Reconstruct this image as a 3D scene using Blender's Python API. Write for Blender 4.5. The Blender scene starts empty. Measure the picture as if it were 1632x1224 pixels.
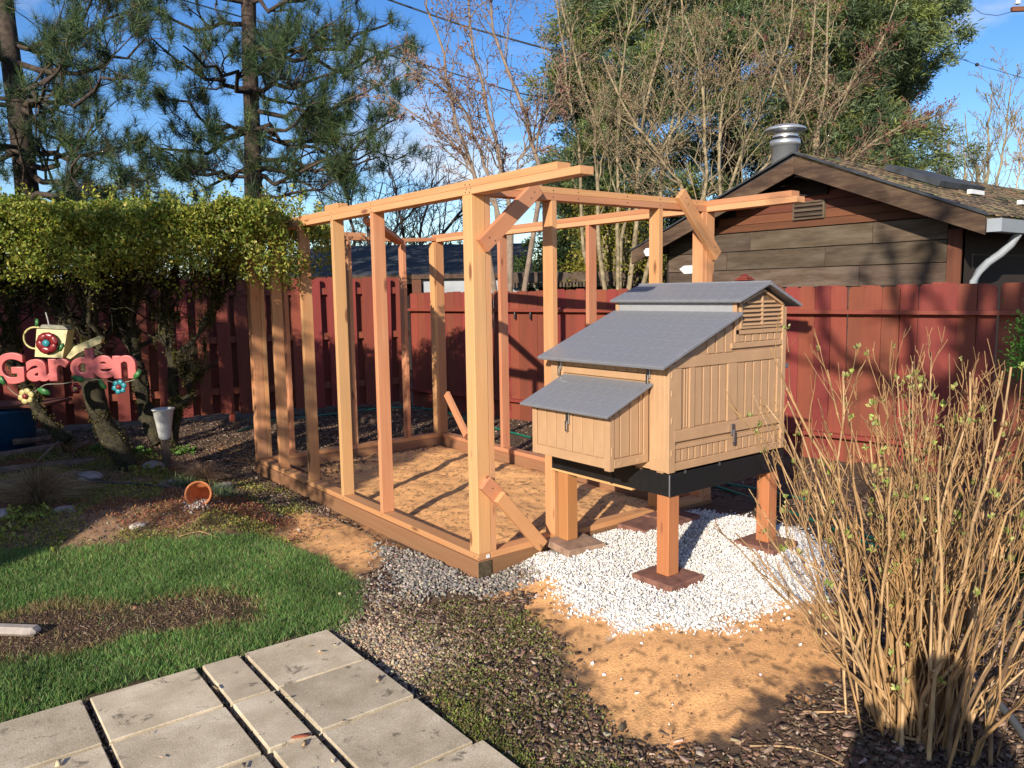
import bpy, bmesh, math, random
import numpy as np
from mathutils import Vector, Matrix
random.seed(7); rng = np.random.default_rng(7)
rad = math.radians
SC = bpy.context.scene
COL = SC.collection

# ------------------------------------------------------------------ camera, sky, sun, exposure
F_PX, YAW, PITCH, ROLL, CAM_H = 1260.0, rad(37.503), rad(6.622), rad(-0.899), 1.629
_f = np.array([math.sin(YAW)*math.cos(PITCH), math.cos(YAW)*math.cos(PITCH), -math.sin(PITCH)])
_r0 = np.array([math.cos(YAW), -math.sin(YAW), 0.0]); _u0 = np.cross(_r0, _f)
_r = math.cos(ROLL)*_r0 + math.sin(ROLL)*_u0
_u = -math.sin(ROLL)*_r0 + math.cos(ROLL)*_u0
CAM = np.array([0, 0, CAM_H])
cd = bpy.data.cameras.new('camera'); cam = bpy.data.objects.new('camera', cd); COL.objects.link(cam)
cd.sensor_width = 36; cd.lens = F_PX/1632*36; cd.clip_start = 0.05; cd.clip_end = 2000
M = Matrix(((_r[0], _u[0], -_f[0], 0), (_r[1], _u[1], -_f[1], 0), (_r[2], _u[2], -_f[2], CAM_H), (0, 0, 0, 1)))
cam.matrix_world = M
SC.camera = cam
SUN_AZ, SUN_EL = rad(240), rad(21.8)          # compass azimuth the light comes from (+Y = 0, clockwise)
w = bpy.data.worlds.new('World'); SC.world = w; w.use_nodes = True
nt = w.node_tree; nt.nodes.clear()
wo = nt.nodes.new('ShaderNodeOutputWorld'); bg = nt.nodes.new('ShaderNodeBackground'); bg2 = nt.nodes.new('ShaderNodeBackground')
sky = nt.nodes.new('ShaderNodeTexSky'); sky.sky_type = 'NISHITA'; sky.sun_disc = False
sky.sun_elevation = SUN_EL; sky.sun_rotation = SUN_AZ; sky.air_density = 1.0; sky.dust_density = 0.3; sky.ozone_density = 3.0
hs = nt.nodes.new('ShaderNodeHueSaturation'); hs.inputs['Saturation'].default_value = 1.28; hs.inputs['Hue'].default_value = .512; hs.inputs['Value'].default_value = 1.0
nt.links.new(sky.outputs[0], hs.inputs['Color']); nt.links.new(hs.outputs[0], bg.inputs[0]); bg.inputs[1].default_value = 0.125
tc = nt.nodes.new('ShaderNodeTexCoord'); mp = nt.nodes.new('ShaderNodeMapping'); mp.inputs['Scale'].default_value = (1.0, 1.0, 2.6)
mp.inputs['Location'].default_value = (0.35, 0.1, 0.2)
nz = nt.nodes.new('ShaderNodeTexNoise'); nz.inputs['Scale'].default_value = 2.3; nz.inputs['Detail'].default_value = 7; nz.inputs['Roughness'].default_value = 0.55
rp = nt.nodes.new('ShaderNodeValToRGB'); rp.color_ramp.elements[0].position = 0.52; rp.color_ramp.elements[1].position = 0.66
rp.color_ramp.elements[1].color = (0.8, 0.8, 0.8, 1)
nt.links.new(tc.outputs['Generated'], mp.inputs[0]); nt.links.new(mp.outputs[0], nz.inputs['Vector']); nt.links.new(nz.outputs[0], rp.inputs[0])
bg2.inputs[0].default_value = (0.92, 0.95, 1, 1); bg2.inputs[1].default_value = 0.75
mx = nt.nodes.new('ShaderNodeMixShader'); nt.links.new(rp.outputs[0], mx.inputs[0]); nt.links.new(bg.outputs[0], mx.inputs[1]); nt.links.new(bg2.outputs[0], mx.inputs[2])
nt.links.new(mx.outputs[0], wo.inputs[0])
sl = bpy.data.lights.new('sun', 'SUN'); sl.energy = 4.85; sl.angle = rad(0.53); sl.color = (1.0, 0.90, 0.76)
so = bpy.data.objects.new('sun', sl); COL.objects.link(so)
ldir = Vector((-math.sin(SUN_AZ)*math.cos(SUN_EL), -math.cos(SUN_AZ)*math.cos(SUN_EL), -math.sin(SUN_EL)))
so.rotation_euler = ldir.to_track_quat('-Z', 'Y').to_euler(); so.location = (-10, -6, 12)
SC.view_settings.view_transform = 'Standard'; SC.view_settings.look = 'None'
SC.view_settings.gamma = 1; SC.view_settings.exposure = 0.47
try: SC.view_settings.use_curve_mapping = False
except Exception: pass

# ------------------------------------------------------------------ measuring helpers (pixel of the survey photo -> world point)
def ray(x, y): return _f + _r*(x-816)/F_PX - _u*(y-612)/F_PX
def _ss(a, b, x): t = np.clip((x-a)/(b-a), 0, 1); return t*t*(3-2*t)
def rise(x, y):                      # the yard climbs gently towards the coop and the right-hand fence
    x = np.asarray(x, float); y = np.asarray(y, float)
    u = _ss(2.25, 3.05, x-(y-3.0)*.35); inside = (x > 2.50) & (x < 4.60) & (y > 3.605)
    return np.where(inside, 0, np.where(y > 3.605, _ss(4.60, 4.62, x)*.0+(x > 4.6)*.06, u*.082))
def G(x, y, z=None):
    d = ray(x, y); zz = 0.0 if z is None else z
    for _ in range(4 if z is None else 1):
        p = CAM + d*((zz-CAM[2])/d[2])
        if z is None: zz = float(rise(p[0], p[1]))
    return p
def XP(x, y, c): d = ray(x, y); return CAM + d*(c/d[0])
def YP(x, y, c): d = ray(x, y); return CAM + d*(c/d[1])
def A(x, y, dep): return CAM + ray(x, y)*dep

# ------------------------------------------------------------------ noise
_lat = rng.random((256, 256))
def vnoise(x, y):
    xi = np.floor(x).astype(int); yi = np.floor(y).astype(int); fx = x-xi; fy = y-yi
    fx = fx*fx*(3-2*fx); fy = fy*fy*(3-2*fy)
    a = _lat[xi & 255, yi & 255]; b = _lat[(xi+1) & 255, yi & 255]; c = _lat[xi & 255, (yi+1) & 255]; d = _lat[(xi+1) & 255, (yi+1) & 255]
    return (a*(1-fx)+b*fx)*(1-fy)+(c*(1-fx)+d*fx)*fy
def fbm(x, y, o=4):
    x = np.asarray(x, float); y = np.asarray(y, float); s = np.zeros(np.broadcast(x, y).shape); a = .5; t = 0
    for i in range(o):
        s = s+a*vnoise(x*2**i+17.3*i, y*2**i+9.1*i); t += a; a *= .5
    return s/t
def sdist(px, py, poly):
    """signed distance, positive inside"""
    poly = np.asarray(poly, float)[:, :2]; d = np.full(px.shape, 1e9); ins = np.zeros(px.shape, bool)
    n = len(poly)
    for i in range(n):
        a = poly[i]; b = poly[(i+1) % n]; e = b-a
        wx = px-a[0]; wy = py-a[1]; t = np.clip((wx*e[0]+wy*e[1])/(e@e+1e-12), 0, 1)
        d = np.minimum(d, np.hypot(wx-t*e[0], wy-t*e[1]))
        c = ((a[1] > py) != (b[1] > py)) & (px < (b[0]-a[0])*(py-a[1])/((b[1]-a[1]) + 1e-12)+a[0]); ins ^= c
    return np.where(ins, d, -d)
def gpoly(pts): return [G(x, y)[:2] for x, y in pts]

# ------------------------------------------------------------------ materials
def mat(name, build):
    m = bpy.data.materials.new(name); m.use_nodes = True; n = m.node_tree; b = n.nodes['Principled BSDF']
    build(n, b); return m
def N(n, t, **kw):
    x = n.nodes.new(t)
    for k, v in kw.items():
        if k in x.inputs: x.inputs[k].default_value = v
        else: setattr(x, k, v)
    return x
def ramp(n, src, stops):
    r = n.nodes.new('ShaderNodeValToRGB'); e = r.color_ramp.elements
    while len(e) > 1: e.remove(e[-1])
    e[0].position = stops[0][0]; e[0].color = (*stops[0][1], 1)
    for p, c in stops[1:]:
        q = e.new(p); q.color = (*c, 1)
    n.links.new(src, r.inputs[0]); return r.outputs[0]
def mixc(n, f, a, b, mode='MIX'):
    m = n.nodes.new('ShaderNodeMix'); m.data_type = 'RGBA'; m.blend_type = mode
    def put(s, i):
        if hasattr(s, 'is_linked'): n.links.new(s, m.inputs[i])
        elif isinstance(s, (int, float)): m.inputs[i].default_value = s
        else: m.inputs[i].default_value = (*s, 1)
    put(f, 0); put(a, 6); put(b, 7); return m.outputs[2]
def bump(n, b, src, s=.3, d=.01):
    u = n.nodes.new('ShaderNodeBump'); u.inputs['Strength'].default_value = s; u.inputs['Distance'].default_value = d
    n.links.new(src, u.inputs['Height']); n.links.new(u.outputs[0], b.inputs['Normal'])
def objcoord(n, scale, off=True):
    t = n.nodes.new('ShaderNodeTexCoord'); m = n.nodes.new('ShaderNodeMapping'); m.inputs['Scale'].default_value = scale
    n.links.new(t.outputs['Object'], m.inputs[0])
    if off:
        oi = n.nodes.new('ShaderNodeObjectInfo'); v = n.nodes.new('ShaderNodeVectorMath'); v.operation = 'SCALE'; v.inputs[0].default_value = (37, 53, 71)
        n.links.new(oi.outputs['Random'], v.inputs['Scale']); n.links.new(v.outputs[0], m.inputs['Location'])
        return m.outputs[0], oi.outputs['Random']
    return m.outputs[0], None
def wood(name, c1, c2, knot=None, rough=.75, along=2.0, across=45.0, var=.25, bs=.25, dirt=None, grey=None, ax=0):
    """grain runs along local X"""
    def f(n, b):
        sw = (lambda a, b_: (a, b_, b_) if ax == 0 else (b_, a, b_)); v, rnd = objcoord(n, sw(along, across))
        t = N(n, 'ShaderNodeTexNoise', Scale=1.0, Detail=6, Roughness=.6); n.links.new(v, t.inputs['Vector'])
        v2, _ = objcoord(n, sw(along*1.3, 9)); t2 = N(n, 'ShaderNodeTexNoise', Scale=1.0, Detail=3); n.links.new(v2, t2.inputs['Vector'])
        c = ramp(n, t.outputs[0], [(.3, c1), (.7, c2)])
        c = mixc(n, .55, c, ramp(n, t2.outputs[0], [(.3, tuple(x*.72 for x in c1)), (.62, tuple(min(1, x*1.12) for x in c2))]))
        if knot:
            vk, _ = objcoord(n, (2.6, 9, 9)); k = N(n, 'ShaderNodeTexVoronoi', Scale=1.0); n.links.new(vk, k.inputs['Vector'])
            c = mixc(n, ramp(n, k.outputs['Distance'], [(.09, (1, 1, 1)), (.17, (0, 0, 0))]), c, knot)
        if grey:
            vg, _ = objcoord(n, sw(1.2, 7)); g = N(n, 'ShaderNodeTexNoise', Scale=1.5, Detail=6, Roughness=.7); n.links.new(vg, g.inputs['Vector'])
            c = mixc(n, ramp(n, g.outputs[0], [(.42, (0, 0, 0)), (.62, (1, 1, 1))]), c, grey)
        h = N(n, 'ShaderNodeHueSaturation'); n.links.new(c, h.inputs['Color'])
        mr = N(n, 'ShaderNodeMapRange'); mr.inputs['To Min'].default_value = 1-var; mr.inputs['To Max'].default_value = 1+var*.6
        n.links.new(rnd, mr.inputs['Value']); n.links.new(mr.outputs[0], h.inputs['Value'])
        mr2 = N(n, 'ShaderNodeMath', operation='MULTIPLY'); mr2.inputs[1].default_value = 7.13; fr = N(n, 'ShaderNodeMath', operation='FRACT')
        n.links.new(rnd, mr2.inputs[0]); n.links.new(mr2.outputs[0], fr.inputs[0])
        mr3 = N(n, 'ShaderNodeMapRange'); mr3.inputs['To Min'].default_value = .488; mr3.inputs['To Max'].default_value = .51
        n.links.new(fr.outputs[0], mr3.inputs['Value']); n.links.new(mr3.outputs[0], h.inputs['Hue'])
        n.links.new(h.outputs[0], b.inputs['Base Color']); b.inputs['Roughness'].default_value = rough
        bump(n, b, t.outputs[0], bs, .004)
    return mat(name, f)
def plain(name, c, rough=.6, metal=0, noise=.15, ns=30, b_=.0, spec=.5):
    def f(n, b):
        t = N(n, 'ShaderNodeTexCoord'); z = N(n, 'ShaderNodeTexNoise', Scale=ns, Detail=5); n.links.new(t.outputs['Object'], z.inputs['Vector'])
        n.links.new(ramp(n, z.outputs[0], [(.3, tuple(x*(1-noise) for x in c)), (.7, tuple(min(1, x*(1+noise)) for x in c))]), b.inputs['Base Color'])
        b.inputs['Roughness'].default_value = rough; b.inputs['Metallic'].default_value = metal; b.inputs['Specular IOR Level'].default_value = spec
        if b_: bump(n, b, z.outputs[0], b_, .01)
    return mat(name, f)
def attr_mat(name, rough=.8, trans=0, ns=60, nvar=.3, b_=.2, bd=.004, spec=.3):
    def f(n, b):
        a = N(n, 'ShaderNodeAttribute'); a.attribute_name = 'col'
        t = N(n, 'ShaderNodeTexCoord'); z = N(n, 'ShaderNodeTexNoise', Scale=ns, Detail=4, Roughness=.65); n.links.new(t.outputs['Object'], z.inputs['Vector'])
        c = mixc(n, 1.0, a.outputs['Color'], ramp(n, z.outputs[0], [(.28, (1-nvar,)*3), (.72, (1+nvar,)*3)]), 'MULTIPLY')
        n.links.new(c, b.inputs['Base Color']); b.inputs['Roughness'].default_value = rough; b.inputs['Specular IOR Level'].default_value = spec
        if b_: bump(n, b, z.outputs[0], b_, bd)
        if trans:
            tr = n.nodes.new('ShaderNodeBsdfTranslucent'); n.links.new(c, tr.inputs[0]); ms = n.nodes.new('ShaderNodeMixShader'); ms.inputs[0].default_value = trans
            o = n.nodes['Material Output']; n.links.new(b.outputs[0], ms.inputs[1]); n.links.new(tr.outputs[0], ms.inputs[2]); n.links.new(ms.outputs[0], o.inputs[0])
    return mat(name, f)
FIR = wood('fir_lumber', (.69, .355, .172), (.47, .20, .082), knot=(.20, .075, .03), var=.16)
FIR_PALE = wood('fir_lumber_pale', (.70, .405, .19), (.54, .275, .11), knot=(.22, .09, .04), var=.08)
TREATED = wood('treated_base_timber', (.34, .18, .085), (.23, .105, .05), var=.15)
ENDG = plain('end_grain', (.075, .055, .03), .9, noise=.5, ns=40)
LEGW = wood('cedar_leg', (.50, .215, .08), (.38, .145, .05), knot=(.2, .07, .03), across=40, var=.06, bs=.25)
REDF = wood('red_fence_stain', (.265, .052, .027), (.19, .036, .020), across=34, var=.22, rough=.75, grey=(.185, .038, .022), bs=.4)
REDR = wood('red_rail_stain', (.27, .055, .029), (.20, .038, .022), across=30, var=.1, rough=.6)
WEATH = wood('weathered_siding', (.125, .083, .050), (.048, .031, .020), across=46, var=.35, grey=(.125, .092, .065), rough=.9, bs=.5)
BARGE = wood('dark_barge_board', (.085, .042, .022), (.032, .017, .011), across=42, var=.15, ax=1, grey=(.12, .075, .042), rough=.85, bs=.5)
REDBR = wood('red_brown_gable', (.21, .068, .030), (.10, .032, .016), across=30, var=.2, rough=.8)
DARKW = wood('dark_siding_and_shade', (.03, .018, .012), (.02, .012, .009), across=20, var=.2, rough=.9)  # dark brown boards; also carries painted shade on shed side and gable top
TAN = plain('tan_plastic', (.455, .278, .152), .5, noise=.09, ns=7)
TAN2 = plain('tan_plastic_panel', (.41, .248, .135), .52, noise=.10, ns=7)
GREYP = plain('grey_plastic_roof', (.195, .202, .222), .46, noise=.07, ns=18)
BLACKP = plain('black_steel_frame', (.012, .012, .013), .38, noise=.2, ns=30)
METAL = plain('zinc_latch', (.55, .55, .56), .32, 1, noise=.1)
STEEL = plain('stainless_pipe', (.62, .63, .65), .34, .75, noise=.08, ns=8)
WHITE = plain('white_paint', (.72, .72, .70), .45, noise=.06, ns=8)
GUTTER = plain('grey_gutter', (.30, .33, .36), .4, noise=.05, ns=8)
TERRA = plain('terracotta', (.42, .15, .055), .85, noise=.2, ns=30, b_=.1)
BLUE = plain('blue_plastic', (.015, .09, .20), .4, noise=.1)
HOSEB = plain('black_hose', (.03, .032, .038), .3)
HOSEG = plain('green_hose', (.01, .15, .10), .4)
BARKP = plain('pine_bark', (.055, .038, .028), .95, noise=.6, ns=14, b_=.8)
BARKG = plain('grey_brown_bark', (.235, .185, .108), .9, noise=.5, ns=12, b_=.5)
BARKR = plain('budded_twig_bark', (.22, .16, .115), .9, noise=.3, ns=12)
MOSSB = plain('mossy_bark', (.036, .030, .015), .97, noise=.65, ns=16, b_=1.0)
STEM = plain('tan_stem_bark', (.30, .172, .068), .7, noise=.45, ns=12, b_=.3)
STEMW = plain('pale_stem_bark', (.43, .275, .135), .7, noise=.4, ns=12, b_=.3)
PINKP = plain('pink_enamel', (.56, .135, .125), .35, noise=.1, ns=10)
YELP = plain('pale_yellow_enamel', (.50, .42, .17), .4, noise=.15, ns=14)
REDP = plain('dark_red_enamel', (.20, .018, .02), .3, noise=.15)
TEALP = plain('teal_enamel', (.03, .24, .28), .35, noise=.15)
GRNP = plain('green_enamel', (.045, .17, .045), .4, noise=.3, ns=20)
LOGB = plain('log_bark', (.17, .115, .085), .95, noise=.5, ns=10, b_=.8)
BRICKP = plain('red_footing_paver', (.19, .085, .06), .9, noise=.35, ns=18, b_=.4)
ROCK = plain('bed_rock', (.30, .26, .25), .9, noise=.35, ns=14, b_=.5)
CONC2 = plain('pale_concrete_edging', (.5, .47, .40), .9, noise=.25, ns=12, b_=.4)
BLOCKM = plain('mossy_block', (.12, .09, .05), .95, noise=.5, ns=9, b_=.5)
SLATE = plain('dark_shingle_roof', (.035, .04, .048), .85, noise=.5, ns=7, b_=.6)
SHAKE = plain('tan_shingle', (.24, .165, .085), .9, noise=.5, ns=9, b_=.5)
WALLG = plain('pale_painted_wall', (.34, .36, .38), .8, noise=.15, ns=3)
CREAM = plain('cream_trim', (.6, .52, .38), .7)
SKIN = plain('skin', (.5, .3, .2), .6); CLOTH = plain('navy_jacket', (.03, .04, .08), .9)
WIRE = plain('black_cable', (.012, .012, .014), .6)
def concrete(n, b):
    v, rnd = objcoord(n, (1, 1, 1)); a = N(n, 'ShaderNodeTexNoise', Scale=5, Detail=9, Roughness=.62); n.links.new(v, a.inputs['Vector'])
    c = ramp(n, a.outputs[0], [(.28, (.38, .305, .20)), (.55, (.56, .465, .325)), (.78, (.74, .64, .48))])
    s = N(n, 'ShaderNodeTexNoise', Scale=230, Detail=2); n.links.new(v, s.inputs['Vector'])
    c = mixc(n, .5, c, ramp(n, s.outputs[0], [(.3, (.45, .45, .45)), (.5, (1, 1, 1)), (.75, (1.5, 1.45, 1.4))]), 'MULTIPLY')
    st = N(n, 'ShaderNodeTexNoise', Scale=9, Detail=5, Roughness=.7, Distortion=.4); n.links.new(v, st.inputs['Vector'])
    c = mixc(n, ramp(n, st.outputs[0], [(.59, (0, 0, 0)), (.66, (.75, .75, .75))]), c, (.105, .085, .06))
    h = N(n, 'ShaderNodeHueSaturation'); n.links.new(c, h.inputs['Color'])
    mr = N(n, 'ShaderNodeMapRange'); mr.inputs['To Min'].default_value = .80; mr.inputs['To Max'].default_value = 1.2
    n.links.new(rnd, mr.inputs['Value']); n.links.new(mr.outputs[0], h.inputs['Value'])
    n.links.new(h.outputs[0], b.inputs['Base Color']); b.inputs['Roughness'].default_value = .9
    ad = N(n, 'ShaderNodeMath', operation='ADD'); n.links.new(a.outputs[0], ad.inputs[0]); n.links.new(s.outputs[0], ad.inputs[1]); bump(n, b, ad.outputs[0], .35, .004)
CONC = mat('paving_concrete', concrete)
LEAFM = attr_mat('leaf_colours', .5, .25, 40, .15, 0)
NEEDM = attr_mat('needle_colours', .55, .12, 20, .15, 0)
STONEM = attr_mat('stone_colours', .85, 0, 90, .22, .3)
GROUNDM = attr_mat('ground_soil_and_sand', .95, 0, 95, .28, .6, .012, .15)

# ------------------------------------------------------------------ mesh helpers
def link(name, me, m=None, parent=None, smooth=False):
    o = bpy.data.objects.new(name, me); COL.objects.link(o)
    if m is not None and not me.materials: me.materials.append(m)
    if smooth: me.shade_smooth()
    if parent is not None:
        o.parent = parent; o.matrix_parent_inverse = Matrix.Translation(-Vector(parent.location)) if parent.parent is None else parent.get('_inv', None) or Matrix.Translation(-(parent.matrix_basis.translation))
    return o
def reparent(o, parent):
    o.parent = parent
def thing(name, label, cat, loc=(0, 0, 0), group=None, kind=None):
    o = bpy.data.objects.new(name, None); COL.objects.link(o); o.location = tuple(float(v) for v in loc); o.empty_display_size = .1
    tag(o, label, cat, group, kind); return o
def tag(o, label=None, cat=None, group=None, kind=None):
    if label: o['label'] = label
    if cat: o['category'] = cat
    if group: o['group'] = group
    if kind: o['kind'] = kind
    return o
def childof(o, parent):
    """parent keeping world transform (parent's basis must be its world transform when top-level, or a child of one)"""
    pm = world_of(parent); o.parent = parent; o.matrix_parent_inverse = pm.inverted(); return o
def world_of(o):
    m = o.matrix_basis.copy()
    if o.parent is not None: m = world_of(o.parent) @ o.matrix_parent_inverse @ m
    return m
def npmesh(name, V, F, cols=None, smooth=False):
    V = np.ascontiguousarray(V, np.float32); F = np.ascontiguousarray(F, np.int32); k = F.shape[1]
    me = bpy.data.meshes.new(name); me.vertices.add(len(V)); me.vertices.foreach_set('co', V.ravel())
    me.loops.add(F.size); me.loops.foreach_set('vertex_index', F.ravel())
    me.polygons.add(len(F)); me.polygons.foreach_set('loop_start', np.arange(0, F.size, k, dtype=np.int32))
    if smooth: me.polygons.foreach_set('use_smooth', np.ones(len(F), bool))
    me.update(calc_edges=True)
    if cols is not None:
        a = me.attributes.new('col', 'FLOAT_COLOR', 'POINT'); c = np.ones((len(V), 4), np.float32); c[:, :3] = np.clip(cols, 0, 1); a.data.foreach_set('color', c.ravel())
    return me
def mk(name, me, m, parent=None):
    o = bpy.data.objects.new(name, me); COL.objects.link(o)
    if not me.materials: me.materials.append(m)
    if parent is not None: childof(o, parent)
    return o
_boxc = {}
def boxmesh(L, W, H, bev=.0, key=None):
    k = (round(L, 4), round(W, 4), round(H, 4), bev)
    bm = bmesh.new(); bmesh.ops.create_cube(bm, size=1)
    for v in bm.verts: v.co.x *= L; v.co.y *= W; v.co.z *= H
    if bev: bmesh.ops.bevel(bm, geom=list(bm.edges), offset=bev, segments=1, affect='EDGES')
    me = bpy.data.meshes.new('box'); bm.to_mesh(me); bm.free(); return me
def box(name, x0, x1, y0, y1, z0, z1, m, parent=None, bev=.002, long=None):
    """axis aligned box, local X = its longest side so wood grain runs along it"""
    d = [abs(x1-x0), abs(y1-y0), abs(z1-z0)]; c = Vector(((x0+x1)/2, (y0+y1)/2, (z0+z1)/2))
    ax = long if long is not None else int(np.argmax(d))
    if ax == 0: me = boxmesh(d[0], d[1], d[2], bev); R = Matrix.Identity(4)
    elif ax == 1: me = boxmesh(d[1], d[0], d[2], bev); R = Matrix.Rotation(rad(90), 4, 'Z')
    else: me = boxmesh(d[2], d[1], d[0], bev); R = Matrix.Rotation(rad(-90), 4, 'Y')
    o = bpy.data.objects.new(name, me); COL.objects.link(o); me.materials.append(m)
    o.matrix_basis = Matrix.Translation(c) @ R
    if parent is not None: childof(o, parent)
    return o
def beam(name, p0, p1, wd, dp, m, parent=None, up=(0, 0, 1), bev=.002):
    """box from p0 to p1; wd across, dp along 'up'"""
    p0 = Vector([float(v) for v in p0]); p1 = Vector([float(v) for v in p1]); x = (p1-p0); L = x.length; x.normalize(); u = Vector(up); y = u.cross(x).normalized(); z = x.cross(y)
    me = boxmesh(L, wd, dp, bev); me.materials.append(m)
    o = bpy.data.objects.new(name, me); COL.objects.link(o)
    R = Matrix((x, y, z)).transposed().to_4x4(); o.matrix_basis = Matrix.Translation((p0+p1)/2) @ R
    if parent is not None: childof(o, parent)
    return o
def prism(name, pts, axis, a, b, m, parent=None, bev=0):
    """polygon pts (2-D) extruded along axis from a to b. axis 'x': pts=(y,z); 'y': pts=(x,z); 'z': pts=(x,y)"""
    bm = bmesh.new()
    def P(p, t): return {'x': (t, p[0], p[1]), 'y': (p[0], t, p[1]), 'z': (p[0], p[1], t)}[axis]
    v0 = [bm.verts.new(P(p, a)) for p in pts]; v1 = [bm.verts.new(P(p, b)) for p in pts]; n = len(pts)
    bm.faces.new(v0); bm.faces.new(v1[::-1])
    for i in range(n): bm.faces.new((v0[i], v1[i], v1[(i+1) % n], v0[(i+1) % n]))
    bmesh.ops.recalc_face_normals(bm, faces=list(bm.faces))
    if bev: bmesh.ops.bevel(bm, geom=list(bm.edges), offset=bev, segments=1, affect='EDGES')
    me = bpy.data.meshes.new(name); bm.to_mesh(me); bm.free(); return mk(name, me, m, parent)
def lathe(name, prof, seg, m, parent=None, mtx=None, smooth=True, sq=None):
    """prof = [(r,z)...] revolved about local Z"""
    a = np.linspace(0, 2*np.pi, seg, endpoint=False)
    V = np.array([[r*np.cos(t), r*np.sin(t), z] for r, z in prof for t in a]); F = []
    for i in range(len(prof)-1):
        for j in range(seg):
            F.append((i*seg+j, i*seg+(j+1) % seg, (i+1)*seg+(j+1) % seg, (i+1)*seg+j))
    me = npmesh(name, V, np.array(F), smooth=smooth)
    o = bpy.data.objects.new(name, me); COL.objects.link(o); me.materials.append(m)
    if mtx is not None: o.matrix_basis = mtx
    if parent is not None: childof(o, parent)
    return o
def nrm(v): return v/np.maximum(np.linalg.norm(v, axis=-1, keepdims=True), 1e-9)
def tubes(P, R, s=5):
    """P (N,K,3) R (N,K) -> V,F"""
    Nn, K, _ = P.shape; T = nrm(np.gradient(P, axis=1)); ref = np.where(np.abs(T[..., 2:3]) > .9, np.array([1., 0, 0]), np.array([0, 0, 1.]))
    a = nrm(np.cross(T, ref)); b = np.cross(T, a); th = np.linspace(0, 2*np.pi, s, endpoint=False)
    V = P[:, :, None, :]+R[:, :, None, None]*(np.cos(th)[None, None, :, None]*a[:, :, None, :]+np.sin(th)[None, None, :, None]*b[:, :, None, :])
    idx = np.arange(Nn*K*s).reshape(Nn, K, s); q = np.stack([idx[:, :-1], np.roll(idx, -1, 2)[:, :-1], np.roll(idx, -1, 2)[:, 1:], idx[:, 1:]], -1)
    return V.reshape(-1, 3), q.reshape(-1, 4)
def merge(parts):
    Vs, Fs, o = [], [], 0
    for V, F in parts: Vs.append(V); Fs.append(F+o); o += len(V)
    return np.concatenate(Vs), np.concatenate(Fs)
def resample(pts, K):
    pts = np.asarray(pts, float); d = np.r_[0, np.cumsum(np.linalg.norm(np.diff(pts, axis=0), axis=1))]; t = np.linspace(0, d[-1], K)
    return np.stack([np.interp(t, d, pts[:, i]) for i in range(3)], -1)
def tube(name, pts, r, m, parent=None, s=6, K=None, r1=None):
    P = resample(pts, K or max(len(pts)*3, 4)); 
    if len(pts) > 2:
        for _ in range(2): P[1:-1] = (P[:-2]+2*P[1:-1]+P[2:])/4
    R = np.linspace(r, r if r1 is None else r1, len(P)); V, F = tubes(P[None], R[None], s)
    return mk(name, npmesh(name, V, F, smooth=True), m, parent)
def grow(P, R, nc, lr, ang, up, K=5, rr=.5, t0=.25, t1=1.0, wob=.12, rmin=.002):
    """children branches of N parent polylines"""
    Nn, Kp, _ = P.shape; n = Nn*nc; pi = np.repeat(np.arange(Nn), nc); t = t0+(t1-t0)*rng.random(n); ft = t*(Kp-1); i0 = np.minimum(ft.astype(int), Kp-2); fr = (ft-i0)[:, None]
    st = P[pi, i0]*(1-fr)+P[pi, i0+1]*fr; T = nrm(P[pi, i0+1]-P[pi, i0]); r0 = (R[pi, i0]*(1-fr[:, 0])+R[pi, i0+1]*fr[:, 0])*rr
    rv = nrm(rng.normal(size=(n, 3))); side = nrm(np.cross(T, rv)); a = ang*(.6+.8*rng.random(n))[:, None]
    D = nrm(T*np.cos(a)+side*np.sin(a)+np.array([0, 0, up])); plen = np.linalg.norm(P[:, -1]-P[:, 0], axis=1)[pi]
    L = plen*(lr[0]+(lr[1]-lr[0])*rng.random(n))*(1.15-.6*t); s = np.linspace(0, 1, K)
    wb = rng.normal(size=(n, 1, 3))*wob; Q = st[:, None]+D[:, None]*(L[:, None]*s)[..., None]+wb*(L[:, None]*s**2)[..., None]+rng.normal(size=(n, K, 3))*(wob*.18*L)[:, None, None]*(s > 0)[None, :, None]
    Q[:, :, 2] += up*.25*L[:, None]*s[None]**2
    RR = np.maximum(np.maximum(r0, rmin)[:, None]*(1-.75*s)[None], rmin*.6); return Q, RR
def leaves(C, D, L, W, col, fold=.0):
    """diamond leaves: centre base C, direction D, sizes, colours (n,3)"""
    n = len(C); rv = nrm(rng.normal(size=(n, 3))); S = nrm(np.cross(D, rv)); Nn = np.cross(S, D)
    L = np.broadcast_to(L, (n,))[:, None]; W = np.broadcast_to(W, (n,))[:, None]
    V = np.stack([C, C+D*L*.5+S*W*.5+Nn*W*fold, C+D*L, C+D*L*.5-S*W*.5+Nn*W*fold], 1).reshape(-1, 3)
    F = np.arange(4*n).reshape(n, 4); return V, F, np.repeat(col, 4, axis=0)
def tris(C, D, L, W, col):
    n = len(C); rv = nrm(rng.normal(size=(n, 3))); S = nrm(np.cross(D, rv)); L = np.broadcast_to(L, (n,))[:, None]; W = np.broadcast_to(W, (n,))[:, None]
    V = np.stack([C-S*W*.5, C+S*W*.5, C+D*L], 1).reshape(-1, 3); F = np.arange(3*n).reshape(n, 3); return V, F, np.repeat(col, 3, axis=0)
_t = (1+5**.5)/2
ICOV = nrm(np.array([(-1, _t, 0), (1, _t, 0), (-1, -_t, 0), (1, -_t, 0), (0, -1, _t), (0, 1, _t), (0, -1, -_t), (0, 1, -_t), (_t, 0, -1), (_t, 0, 1), (-_t, 0, -1), (-_t, 0, 1)], float))
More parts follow.
